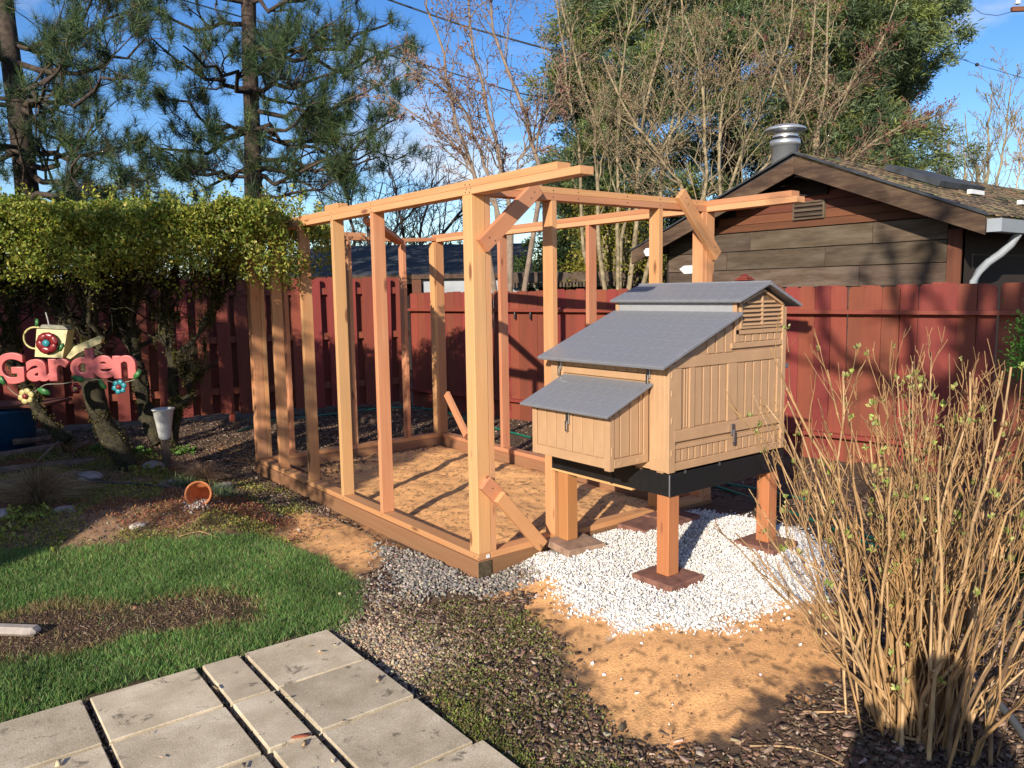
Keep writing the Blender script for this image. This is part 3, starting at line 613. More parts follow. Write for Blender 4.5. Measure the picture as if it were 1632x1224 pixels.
# latches
def latch(x, y, z, face, par=None):
    p = par or cp
    if face == 'x':
        l = box('latch', x-.012, x-.001, y-.014, y+.014, z-.03, z+.035, METAL, p, .002)
        box('latch_tongue', x-.022, x-.013, y-.009, y+.009, z-.07, z-.01, METAL, l, .002); box('latch_loop', x-.030, x-.023, y-.014, y-.005, z-.06, z-.02, METAL, l, .002)
    else:
        l = box('latch', x-.016, x+.016, y-.012, y-.001, z-.02, z+.045, METAL, p, .002)
        box('latch_tongue', x-.010, x+.010, y-.024, y-.013, z-.06, z+.01, METAL, l, .003); box('latch_loop', x-.016, x+.016, y-.020, y-.0135, z-.075, z-.062, METAL, l, .003)
latch(xe-.011, yf+.14, 1.175, 'x'); latch(xe-.011, yk-.10, 1.175, 'x'); latch(nx0, 3.325, .91, 'x'); latch(3.80, yf-.008, .80, 'y')
box('hinge', xw+.009, xw+.022, yf+.0, yf+.05, .80, .87, METAL, cp, .002); box('handle', xw+.01, xw+.06, yf+.01, yf+.06, 1.13, 1.16, plain('grey_handle', (.12, .13, .15), .5), cp, .004)

cp.location = (3.568, 3.146, .6815); cp.scale = (.939,)*3; st.location = (3.568, 3.146, .0994); st.scale = (.939,)*3     # final size and footing on the pavers
# ------------------------------------------------------------------ fences
def fence(name, label, A_, B_, top, zb, pitch, side, rails, railside, bw=.142, jit=.008, dogear=True, loc=None, railw=.075):
    A_ = np.array(A_, float); B_ = np.array(B_, float); L = np.linalg.norm(B_-A_); d = (B_-A_)/L; nrml = np.array([-d[1], d[0]])*side      # nrml points to the viewer's side
    f = thing(name, label, 'fence', (*A_, 0)); mes = []
    for k in range(5):
        W = bw*(1+.02*k-.04); H = top-zb+random.uniform(-.012, .012); c_ = .022 if dogear else .003
        bm = bmesh.new(); out = [(-H/2, -W/2), (H/2-c_, -W/2), (H/2, -W/2+c_), (H/2, W/2-c_), (H/2-c_, W/2), (-H/2, W/2)]
        v0 = [bm.verts.new((x, y, -.008)) for x, y in out]; v1 = [bm.verts.new((x, y, .008)) for x, y in out]; bm.faces.new(v0[::-1]); bm.faces.new(v1)
        for i in range(6): bm.faces.new((v0[i], v0[(i+1) % 6], v1[(i+1) % 6], v1[i]))
        me = bpy.data.meshes.new('fence_board'); bm.to_mesh(me); bm.free(); me.materials.append(REDF); mes.append(me)
    X = Vector((0, 0, 1)); Z = Vector((nrml[0], nrml[1], 0)); Y = Z.cross(X)
    def board(s, off):
        p = A_+d*s+nrml*off; o = bpy.data.objects.new('fence_board', random.choice(mes)); COL.objects.link(o)
        R = Matrix((X, Y, Z)).transposed().to_4x4() @ Matrix.Rotation(rad(random.gauss(0, .35)), 4, 'Z') @ Matrix.Rotation(rad(random.gauss(0, .9)), 4, 'X')
        o.matrix_basis = Matrix.Translation((p[0], p[1], (top+zb)/2+random.uniform(-.012, .012))) @ R; childof(o, f)
    return f, board, A_, B_, d, nrml, L
# back fence (shadowbox), runs to the left behind the bed
fA, fB = np.array([5.62, 9.68]), np.array([-2.3, 11.75])
f1, board, A_, B_, d, nr, L = fence('red_fence', 'dark red staggered board fence behind the clipped shrubs and far end of the run', fA, fB, 1.86, .12, .24, 1, None, None)
if nr @ (np.array([2, 2])-A_) < 0: nr = -nr
s = .1
while s < L:
    board(s, .045+random.uniform(-.003, .003)); board(s+.118, -.045); s += .236
for z in (.42, 1.08, 1.68): beam('fence_rail', (*A_, z), (*B_, z), .036, .088, REDR, f1)
for s in (2.4, 4.85, 7.3): p = A_+d*s; box('fence_post', p[0]-.03, p[0]+.03, p[1]-.03, p[1]+.03, 0, 1.75, REDR, f1)
# side fence, rails towards the yard
gA, gB = np.array([5.66, 9.72]), np.array([7.35, -.1])
f2, board, A_, B_, d, nr, L = fence('red_fence', 'red dog-eared board fence with rails towards the yard, behind coop and bare shrub', gA, gB, 1.64, .05, .27, 1, None, None)
if nr @ (np.array([2, 3])-A_) < 0: nr = -nr
s = .1
while s < L:
    board(s, .0+random.uniform(-.003, .003)); board(s+.070+random.uniform(-.006, .006), -.046+random.uniform(-.006, .006)); board(s+.218+random.uniform(-.006, .006), -.046+random.uniform(-.004, .004)); s += .290
def rail(z, w=.115, h=.036):
    a = A_+nr*(.012+w/2); b = B_+nr*(.012+w/2); beam('fence_rail', (*a, z), (*b, z), w, h, REDR, f2)
rail(1.41); rail(.30); 
for s in (2.42, 4.86, 7.45, 9.3):
    p = A_+d*s+nr*-.10; box('fence_post', p[0]-.045, p[0]+.045, p[1]-.045, p[1]+.045, 0, 1.70 if abs(s-4.86) < .1 else 1.6, REDR, f2)
p = A_+d*4.99-nr*.10; pc = box('fence_post', p[0]-.045, p[0]+.045, p[1]-.045, p[1]+.045, 0, 1.705, REDR, f2)
for i_, (w0, z0, z1) in enumerate(((.07, 1.706, 1.725), (.052, 1.7255, 1.745))): box('post_cap', p[0]-w0, p[0]+w0, p[1]-w0, p[1]+w0, z0, z1, REDR, pc, .006)
lathe('post_finial', [(.055, 1.746), (.03, 1.765), (.0, 1.775)], 4, REDR, pc, Matrix.Translation((p[0], p[1], 0)), smooth=False)
for s in (2.1, 2.35, 4.1): q = A_+d*s+nr*.10; lathe('hook', [(.004, 1.30), (.012, 1.31), (.012, 1.38), (.003, 1.40)], 6, HOSEB, f2, Matrix.Translation((q[0], q[1], 0)))
stub = box('deck_block', 9.2, 9.5, 2.86, 3.1, 1.70, 1.79, FIR_PALE); tag(stub, 'pale wood block just above the fence top at the right edge', 'wood block')

# ------------------------------------------------------------------ old shed with gable to the yard
SX, YR, ZR = 8.6, 5.36, 3.115
sh = thing('shed', 'weathered wooden shed with dark barge boards beyond the red fence', 'shed', (SX, YR, 0))
sr, slf = (3.115-2.27)/(5.36-3.34), (3.115-2.37)/(7.31-5.36)
prism('gable_wall', [(3.68, 0), (7.6, 0), (7.6, 2.16), (YR, ZR-.11), (3.68, 2.30)], 'x', SX+.022, SX+.12, DARKW, sh)
box('side_wall', SX+.021, 14.9, 3.68, 3.72, 0, 2.28, DARKW, sh)  # near-black: the shade on this side is put into the wall colour
zs = [2.335-.235*i for i in range(7)]
for i, z in enumerate(zs[:-1]):
    ye = [7.55, 6.2+.9*((i*37) % 5)/5, 4.6+1.0*((i*53) % 7)/7, 3.80]
    for a_, b_ in zip(ye[1:], ye[:-1]): box('wall_plank', SX+random.uniform(-.004, .003), SX+.0205, a_+.004, b_-.004, z-.235+.007, z-.002, WEATH, sh, .002)
box('corner_board', SX-.012, SX+.0205, 3.66, 3.795, 0, 2.20, REDBR, sh)
box('trim_board', SX-.012, SX+.0205, 3.9, 7.4, 2.345, 2.43, REDBR, sh)
for i in range(6):
    za = 2.435+i*.105; zb_ = za+.10; ya = YR-(ZR-.13-za)/sr+.10; yb_ = YR+(ZR-.13-za)/slf-.1
    if yb_-ya > .3: box('gable_plank', SX-.002, SX+.0205, ya, yb_, za, zb_, REDBR if i < 3 else DARKW, sh)  # upper planks near-black: eave shade put into their colour
def ventbox(ya, yb_, za, zb_, m):
    v = box('vent', SX-.03, SX-.003, ya, yb_, za, zb_, DARKW, sh, 0)
    for a in ((ya-.02, ya, za-.02, zb_+.02), (yb_, yb_+.02, za-.02, zb_+.02)): box('vent_frame', SX-.045, SX-.003, *a, m, v, .002)
    for z in (za-.02, zb_): box('vent_frame', SX-.045, SX-.031, ya+.001, yb_-.001, z, z+.02, m, v, .002)
    for k in range(3): beam('vent_slat', (SX-.04, ya+.001, za+.035+k*.055), (SX-.04, yb_-.001, za+.035+k*.055), .004, .035, m, v, up=(.5, 0, .85), bev=0)
ventbox(5.19, 5.56, 2.45, 2.62, WEATH); ventbox(5.16, 5.50, 2.72, 2.83, DARKW)
xf = 8.22
def slope(name, y1, z1, y2, z2, th, xa, xb, m, par): return prism(name, [(y1, z1), (y2, z2), (y2, z2+th), (y1, z1+th)], 'x', xa, xb, m, par)
def rz(y): return ZR-sr*(YR-y) if y < YR else ZR-slf*(y-YR)
r1 = slope('roof', 3.30, rz(3.30), YR, ZR, .035, xf+.03, 15, SHAKE, sh); r2 = slope('roof', 7.9, rz(7.9), YR, ZR-.0005, .035, xf+.03, 15, SLATE, sh)
slope('barge_board', 3.30, rz(3.30)-.15, YR-.002, ZR-.19, .185, xf, xf+.029, BARGE, sh); slope('barge_board', 7.9, rz(7.9)-.15, YR+.002, ZR-.19, .185, xf, xf+.029, BARGE, sh)
slope('roof_edge', 3.28, rz(3.28)+.037, YR, ZR+.037, .022, xf-.02, xf+.06, SLATE, sh); slope('roof_edge', 7.92, rz(7.92)+.037, YR, ZR+.037, .022, xf-.02, xf+.06, SLATE, sh)
# shingles on the right-hand slope
n1 = 40; nrow = 17; C = []; 
sl_len = (YR-3.28)/nrow
for i in range(nrow):
    for j in range(n1): C.append((xf+.09+j*.165+(.08 if i % 2 else 0)+random.uniform(-.01, .01), 3.29+i*sl_len+sl_len*.6+random.uniform(-.008, .008)))
C = np.array(C); n = len(C); zc = np.array([rz(y) for y in C[:, 1]])+.045+rng.random(n)*.008
B = CUBEV[None]*np.array([.155, sl_len*1.45, .012]); Vv = B+0*C[:, None, :1]; Vv = np.repeat(B, n, 0).reshape(n, 8, 3); Vv[..., 2] += Vv[..., 1]*sr-(Vv[..., 1] > 0)*.010
Vv += np.stack([C[:, 0], C[:, 1], zc], -1)[:, None]; Fv = (CUBEF[None]+8*np.arange(n)[:, None, None]).reshape(-1, 4)
shg = mk('shingles', npmesh('shingles', Vv.reshape(-1, 3), Fv, np.repeat(mixcol([(.16, .11, .062), (.21, .15, .08), (.09, .066, .042), (.09, .095, .035)], n, [.4, .3, .2, .1]), 8, 0)), STONEM, r1); shg['kind'] = 'stuff'
# gutter, downspout, chimney, skylight
prism('gutter', [(3.19, 2.13), (3.30, 2.13), (3.30, 2.25), (3.292, 2.25), (3.292, 2.138), (3.20, 2.138), (3.178, 2.25), (3.17, 2.25)], 'x', xf+.05, 15, GUTTER, sh)
box('gutter_end', xf+.044, xf+.0495, 3.17, 3.30, 2.128, 2.252, GUTTER, sh, 0)
tube('downspout', [(8.85, 3.24, 2.13), (8.85, 3.25, 2.03), (8.78, 3.42, 1.88), (8.74, 3.585, 1.80), (8.74, 3.60, 1.6), (8.74, 3.60, .1)], .04, GUTTER, sh, 8)
lathe('flue_pipe', [(.165, 2.75), (.165, 3.40), (.185, 3.405), (.185, 3.47), (.162, 3.475), (.15, 3.56), (.245, 3.585), (.262, 3.592), (.24, 3.62), (.15, 3.655), (.03, 3.675), (0, 3.675)], 24, STEEL, r2, Matrix.Translation((9.0, 6.0, 0)))
lathe('flue_band', [(.166, 3.475), (.172, 3.478), (.172, 3.50), (.155, 3.51)], 24, plain('dark_flue_band', (.10, .10, .105), .3, .9), r2, Matrix.Translation((9.0, 6.0, 0)))
def roofpt(x, y):
    d_ = ray(x, y); t = (ZR+.05-sr*YR-CAM[2])/(d_[2]-sr*d_[1]); return CAM+d_*t
a = roofpt(1422, 274); b = roofpt(1535, 302)
sk = beam('skylight', (max(a[0], 10.2), YR-.35, rz(YR-.35)+.10), (max(a[0], 10.2), YR-1.0, rz(YR-1.0)+.10), 1.2, .07, SLATE, r1)
beam('skylight_frame', (9.9, YR-1.2, rz(YR-1.2)+.09), (10.25, YR-1.2, rz(YR-1.2)+.09), .05, .05, WHITE, r1); beam('skylight_frame', (10.65, YR-1.45, rz(YR-1.45)+.09), (11.0, YR-1.45, rz(YR-1.45)+.09), .05, .05, WHITE, r1)

# ------------------------------------------------------------------ neighbours beyond the back fence
nbh = thing('neighbor_house', 'low house with dark shingle roof seen through the run studs', 'house', A(640, 470, 17))
c0 = A(640, 470, 17); rr_ = _r0; ff = np.array([math.sin(YAW), math.cos(YAW), 0])
def LP(lat, dep, z): p = rr_*lat+ff*dep; return (p[0], p[1], z)
def quadbox(name, pts8, m, par):
    bm = bmesh.new(); v = [bm.verts.new(p) for p in pts8]
    for f_ in ((0, 1, 2, 3), (7, 6, 5, 4), (0, 4, 5, 1), (1, 5, 6, 2), (2, 6, 7, 3), (3, 7, 4, 0)): bm.faces.new([v[i] for i in f_])
    bmesh.ops.recalc_face_normals(bm, faces=list(bm.faces)); me = bpy.data.meshes.new(name); bm.to_mesh(me); bm.free(); return mk(name, me, m, par)
def slab(name, lat0, lat1, d0, z0, d1, z1, th, m, par): return quadbox(name, [LP(lat0, d0, z0), LP(lat1, d0, z0), LP(lat1, d1, z1), LP(lat0, d1, z1), LP(lat0, d0, z0+th), LP(lat1, d0, z0+th), LP(lat1, d1, z1+th), LP(lat0, d1, z1+th)], m, par)
slab('wall', -4.6, .2, 17.0, 0, 23, 0, 1.95, DARKW, nbh)
slab('roof', -4.9, .5, 16.5, 1.93, 20, 2.75, .08, SLATE, nbh); slab('roof', -4.9, .5, 23.5, 1.93, 20.02, 2.75, .08, SLATE, nbh)
for k in range(9): slab('shingle_course', -4.88, .48, 16.52+k*.38, 2.018+k*.089, 16.52+k*.38+.33, 2.024+k*.089+.077, .02, SLATE, nbh)
slab('fascia', -4.9, .5, 16.44, 1.83, 16.49, 1.83, .18, BARGE, nbh)
hb = thing('neighbor_shed', 'pale painted lean-to wall with brown trim peeping over the side fence', 'shed', LP(-1, 13.2, 0))
slab('wall', -1.45, .15, 13.2, 0, 14.5, 0, 1.86, WALLG, hb); slab('trim', -1.62, .2, 13.1, 1.87, 14.6, 1.87, .07, BARGE, hb); slab('trim', -1.62, -1.47, 13.12, 0, 13.2, 0, 1.865, REDBR, hb)
slab('roof_edge', -.05, 2.15, 12.9, 1.78, 15, 1.84, .16, WEATH, hb)
nrib = 40
for k in range(nrib): la = -.02+k*.054; quadbox('roof_rib', [LP(la, 12.82, 1.70), LP(la+.03, 12.82, 1.70), LP(la+.03, 12.898, 1.70), LP(la, 12.898, 1.70), LP(la, 12.82, 1.775), LP(la+.03, 12.82, 1.775), LP(la+.03, 12.898, 1.775), LP(la, 12.898, 1.775)], WEATH, hb)
far = thing('neighbor_gable', 'cream gable corner of a distant house above the lean-to', 'house', LP(.05, 20, 0))
prismpts = [(-.25, 0), (.2, 0), (.2, 1.9), (-.25, 2.35)]
quadbox('wall', [LP(-.35, 19, 0), LP(.1, 19, 0), LP(.1, 22, 0), LP(-.35, 22, 0), LP(-.35, 19, 2.6), LP(.1, 19, 2.15), LP(.1, 22, 2.15), LP(-.35, 22, 2.6)], CREAM, far)
for (q, lab) in (((1083, 429, 1112, 9.6), 'white pointed board between the studs near the shed eave'), ((1026, 401, 1040, 9.8), 'small white board left of the shed eave')):
    p = A(q[0], q[1], q[3]); e = (q[2]-q[0])/F_PX*q[3]
    pts = [p, p+_r0*e*.25+np.array([0, 0, .04]), p+_r0*e*1.2+np.array([0, 0, .045]), p+_r0*e*1.2-np.array([0, 0, .05]), p+_r0*e*.25-np.array([0, 0, .055])]
    bm = bmesh.new(); v0 = [bm.verts.new(x) for x in pts]; v1 = [bm.verts.new(x+ff*.03) for x in pts]; bm.faces.new(v0); bm.faces.new(v1[::-1])
    for i in range(5): bm.faces.new((v0[i], v1[i], v1[(i+1) % 5], v0[(i+1) % 5]))
    bmesh.ops.recalc_face_normals(bm, faces=list(bm.faces)); me = bpy.data.meshes.new('b'); bm.to_mesh(me); bm.free(); tag(mk('white_board', me, WHITE), lab, 'board')

# ------------------------------------------------------------------ garden sign
sg = thing('garden_sign', 'pink metal Garden sign with watering can and flowers hung in front of the shrub trunks', 'sign', A(108, 590, 6.15))
SD = 6.15; ux = Vector((_r0[0], _r0[1], 0)); uz = Vector((0, 0, 1)); un = -Vector((ff[0], ff[1], 0))
def SP(px, py, off=0.0): p = A(px, py, SD); return Vector(p)+un*off
sR = Matrix((ux, uz, un)).transposed().to_4x4()
for ch, px, pyb, hpx, wpx in (('G', -4, 612, 49, 45), ('a', 45, 608, 35, 36), ('r', 81, 607, 35, 32), ('d', 115, 603, 47, 36), ('e', 149, 603, 36, 36), ('n', 183, 603, 36, 35)):
    cu = bpy.data.curves.new('letter', 'FONT'); cu.body = ch; cu.size = 1; cu.offset = .022; cu.extrude = .06; cu.bevel_depth = .015; cu.resolution_u = 6
    to = bpy.data.objects.new('tmp', cu); COL.objects.link(to); dg = bpy.context.evaluated_depsgraph_get(); me = bpy.data.meshes.new_from_object(to.evaluated_get(dg)); bpy.data.objects.remove(to)
    co = np.array([v.co[:] for v in me.vertices]); mn = co.min(0); mxx = co.max(0); s_ = SD/F_PX
    for v in me.vertices: v.co = Vector(((v.co.x-mn[0])/(mxx[0]-mn[0])*(wpx+1)*s_, (v.co.y-mn[1])/(mxx[1]-mn[1])*hpx*s_*1.02, v.co.z*.25))
    me.materials.clear(); me.materials.append(PINKP); o = bpy.data.objects.new('letter', me); COL.objects.link(o); o.matrix_basis = Matrix.Translation(SP(px, pyb)) @ sR; childof(o, sg)
def sgpoly(name, pts, th, off, m, par=sg, bev=.002):
    bm = bmesh.new(); v0 = [bm.verts.new(SP(x, y, off)) for x, y in pts]; v1 = [bm.verts.new(SP(x, y, off-th)) for x, y in pts]; bm.faces.new(v0); bm.faces.new(v1[::-1]); n_ = len(pts)
    for i in range(n_): bm.faces.new((v0[i], v1[i], v1[(i+1) % n_], v0[(i+1) % n_]))
    bmesh.ops.recalc_face_normals(bm, faces=list(bm.faces)); me = bpy.data.meshes.new(name); bm.to_mesh(me); bm.free(); return mk(name, me, m, par)
wc = sgpoly('watering_can', [(59, 568), (62, 524), (111, 526), (103, 570)], .10, .03, YELP)
sgpoly('can_rim', [(64, 523), (70, 517), (104, 519), (111, 525)], .09, .025, plain('rusty_rim', (.20, .19, .13), .6, noise=.4), wc)
sgpoly('spout', [(105, 570), (118, 552), (158, 535), (163, 539), (160, 547), (124, 563), (112, 572)], .04, .0, YELP, wc)
tube('can_handle', [SP(66, 522), SP(50, 521), SP(38, 530), SP(38, 545), SP(48, 555), SP(60, 556)], .008, YELP, wc, 6, 18)
tube('can_hook', [SP(79, 522), SP(76, 508), SP(73, 498)], .006, plain('grey_wire', (.3, .3, .28), .5), wc, 5)
def flower(px, py, rp, pet, ctr, npet, par, off=.04, fat=.55):
    f_ = lathe('flower', [(0, .010), (rp*.28*SD/F_PX, .008), (rp*.30*SD/F_PX, 0)], 10, ctr, par, Matrix.Translation(SP(px, py, off+.012)) @ sR)
    for k in range(npet):
        a_ = 2*math.pi*k/npet+.3; me = npmesh('petal', ICOV*np.array([rp*.42*SD/F_PX, rp*fat*.55*SD/F_PX, .006]), ICOF, smooth=True); o = bpy.data.objects.new('petal', me); COL.objects.link(o); me.materials.append(pet)
        o.matrix_basis = Matrix.Translation(SP(px+math.cos(a_)*rp*.58, py-math.sin(a_)*rp*.58, off)) @ sR @ Matrix.Rotation(a_, 4, 'Z'); childof(o, f_)
flower(82, 546, 19, REDP, TEALP, 6, sg, .06, .95); flower(44, 631, 14, YELP, REDP, 6, sg, .02, .8); flower(192, 616, 13, TEALP, REDP, 6, sg, .02, .7); flower(121, 619, 10, REDP, YELP, 5, sg, .0, .9)
for (px, py, a_, l) in ((7, 605, -60, 22), (74, 623, -25, 26), (128, 603, -12, 26), (167, 612, -55, 22), (222, 596, 50, 22), (101, 553, 60, 18), (63, 514, 80, 16)):
    me = npmesh('leaf', ICOV*np.array([l*.5*SD/F_PX, l*.22*SD/F_PX, .008]), ICOF, smooth=True); o = bpy.data.objects.new('leaf', me); COL.objects.link(o); me.materials.append(GRNP); o.matrix_basis = Matrix.Translation(SP(px, py, .035)) @ sR @ Matrix.Rotation(rad(a_), 4, 'Z'); childof(o, sg)
tube('vine', [SP(5, 595), SP(12, 618), SP(30, 633), SP(45, 630), SP(60, 622), (SP(70, 612)), SP(100, 612), SP(128, 606), SP(160, 604), SP(190, 612), SP(215, 605)], .004, plain('vine_wire', (.22, .20, .14), .6), sg, 5, 40)

# ------------------------------------------------------------------ clipped broadleaf shrubs with mossy trunks
def shrub(name, label, base, trunks, lat0, lat1, nleaf):
    t = thing(name, label, 'shrub', base); tips = []
    for pts, r0, r1_ in trunks:
        P = resample(pts, 14); P[1:-1] += rng.normal(size=(12, 3))*.018; 
        for _ in range(1): P[1:-1] = (P[:-2]+2*P[1:-1]+P[2:])/4
        R = np.linspace(r0, r1_, 14)*(1+.14*rng.normal(size=14)); V, F = tubes(P[None], R[None], 9); mk('trunk', npmesh('trunk', V, F, smooth=True), MOSSB, t); tips.append((P, R))
    PP = np.stack([p for p, _ in tips]); RR = np.stack([r for _, r in tips]); a1 = grow(PP, RR, 15, (.35, .7), .8, .45, 7, .42, .45, 1, .3, .008); a2 = grow(*a1, 7, (.35, .7), .8, .15, 5, .55, .3, 1, .3, .004); a3 = grow(*a2, 4, (.3, .6), .8, .1, 4, .6, .3, 1, .25, .0025)
    for q in (a1, a2, a3): q[0][..., 2] = np.minimum(q[0][..., 2], 2.2)
    parts = [tubes(*a1, 6), tubes(*a2, 4), tubes(*a3, 3)]; V, F = merge(parts); mk('branches', npmesh('branches', V, F), MOSSB, t)
    mC = np.concatenate([P_+0 for P_, _ in tips]+[a1[0].reshape(-1, 3)[::2]]); mR = np.concatenate([R_ for _, R_ in tips]+[a1[1].reshape(-1)[::2]])
    k_ = 420; mc = np.repeat(mC, k_, 0); mr_ = np.repeat(mR, k_); n = len(mc); dv = nrm(rng.normal(size=(n, 3))); mc = mc+dv*mr_[:, None]*rng.uniform(.85, 1.12, (n, 1))+np.array([0, 0, 1.])*rng.normal(size=(n, 1))*.045; kp = rng.random(n) < np.clip((fbm(mc[:, 2]*7+mc[:, 0]*5, mc[:, 1]*6, 3)-.38)*5, .05, 1); mc, dv = mc[kp], dv[kp]; n = len(mc)
    V, F, cc = leaves(mc, nrm(dv+rng.normal(size=(n, 3))*.6), rng.uniform(.012, .026, n), rng.uniform(.006, .012, n), mixcol([(.10, .085, .02), (.055, .045, .016), (.15, .14, .025)], n, [.4, .4, .2]), .1); mk('moss', npmesh('moss', V, F, cc), LEAFM, t)
    # crown
    n = nleaf; lat = rng.uniform(lat0, lat1, n*4); dep = 6.75-.98*(1-2*rng.beta(.8, 1.15, n*4)); 
    edge = np.clip((-1.50-lat)/.35, 0, 1)**.5; top = 2.29+.15*(fbm(lat*2.2+5, dep*2.2, 3)-.5)*2+.05*(fbm(lat*9, dep*9, 2)-.5)*2-(1-edge)*.16; bot = 1.76+.34*(fbm(lat*1.8+50, dep*1.8, 3)-.5)*2+(1-edge)*.16
    half = .95*edge**.7+.05; u = rng.random(n*4)
    z = bot+(top-bot)*np.where(rng.random(n*4) < .35, 1-.25*u**1.5, u); dd = np.abs(dep-6.75)/half; ok = (dd < 1.0+.1*rng.normal(size=n*4))
    cl = fbm(lat*6, z*6+dep*3, 3); ok &= (cl > .455-(z-bot)/(top-bot)*.12); shell = np.maximum(dd, (z-bot)/(top-bot)); ok &= rng.random(n*4) < np.clip(.15+shell**3, 0, 1)
    lat, dep, z = lat[ok][:n], dep[ok][:n], z[ok][:n]; n = len(z); C = lat[:, None]*rr_+dep[:, None]*ff+z[:, None]*np.array([0, 0, 1.])
    # upright shoots on top
    ns = int(nleaf/260); sl_ = rng.uniform(lat0, min(lat1, -1.6), ns); sd = 6.75+rng.uniform(-.95, .8, ns); ex = []
    for a_, b_ in zip(sl_, sd):
        h_ = rng.uniform(.06, .2); k = int(h_*130); tt = rng.random(k); ln = rng.normal(size=2)*.03; ex.append(np.stack([rr_*(a_+ln[0]*x_)+ff*(b_+ln[1]*x_)+np.array([0, 0, 2.27+h_*x_])+rng.normal(size=3)*.010 for x_ in tt]))
    C = np.concatenate([C]+ex); n = len(C); D = nrm(rng.normal(size=(n, 3))+np.array([0, 0, .5]))
    clp = fbm(C[:, 0]*5+C[:, 2]*4, C[:, 1]*5+C[:, 2]*4, 3)[:, None]; col = mixcol([(.21, .25, .035), (.31, .30, .045), (.12, .17, .026), (.42, .38, .10)], n, [.4, .25, .27, .08])*(.55+.9*clp)
    V, F, cc = leaves(C, D, .015+.028*rng.random(n), .010+.014*rng.random(n), col, .15); o = mk('crown', npmesh('crown', V, F, cc), LEAFM, t)
def tp(pts, dep): return [A(x, y, dep+dd) for (x, y, dd) in pts]
shrub('garden_shrub', 'left clipped shrub with thick mossy leaning trunks behind the sign', A(190, 735, 6.95), [
    (tp([(206, 745, 0), (185, 700, 0), (160, 665, 0), (148, 625, 0), (145, 590, -.05), (140, 540, 0), (150, 480, 0), (160, 420, 0)], 6.95), .10, .055),
    (tp([(110, 702, 0), (70, 665, 0), (45, 620, 0), (25, 580, 0), (15, 520, 0), (40, 450, 0)], 7.2), .05, .03),
    (tp([(148, 610, 0), (120, 560, 0), (95, 500, 0), (70, 450, 0), (60, 420, 0)], 6.95), .05, .03),
    (tp([(60, 640, .2), (0, 560, .2), (-60, 500, .2), (-90, 430, 0)], 7.2), .04, .03)], -4.9, -3.05, 60000)
shrub('garden_shrub', 'right clipped shrub with forked mossy trunks next to the run studs', A(265, 700, 7.3), [
    (tp([(258, 705, 0), (240, 665, 0), (226, 620, 0), (218, 570, 0), (205, 520, 0), (190, 470, 0), (200, 420, 0)], 7.25), .085, .04),
    (tp([(275, 705, 0), (285, 670, 0), (276, 620, 0), (276, 570, 0), (262, 530, 0), (262, 480, 0), (280, 430, 0)], 7.3), .048, .024),
    (tp([(276, 575, 0), (300, 555, 0), (325, 530, 0), (340, 490, 0), (342, 450, 0), (350, 410, -.2)], 7.3), .034, .02),
    (tp([(276, 660, -.05), (300, 630, 0), (303, 600, 0), (290, 575, 0)], 7.25), .04, .03)], -3.05, -1.50, 46000)

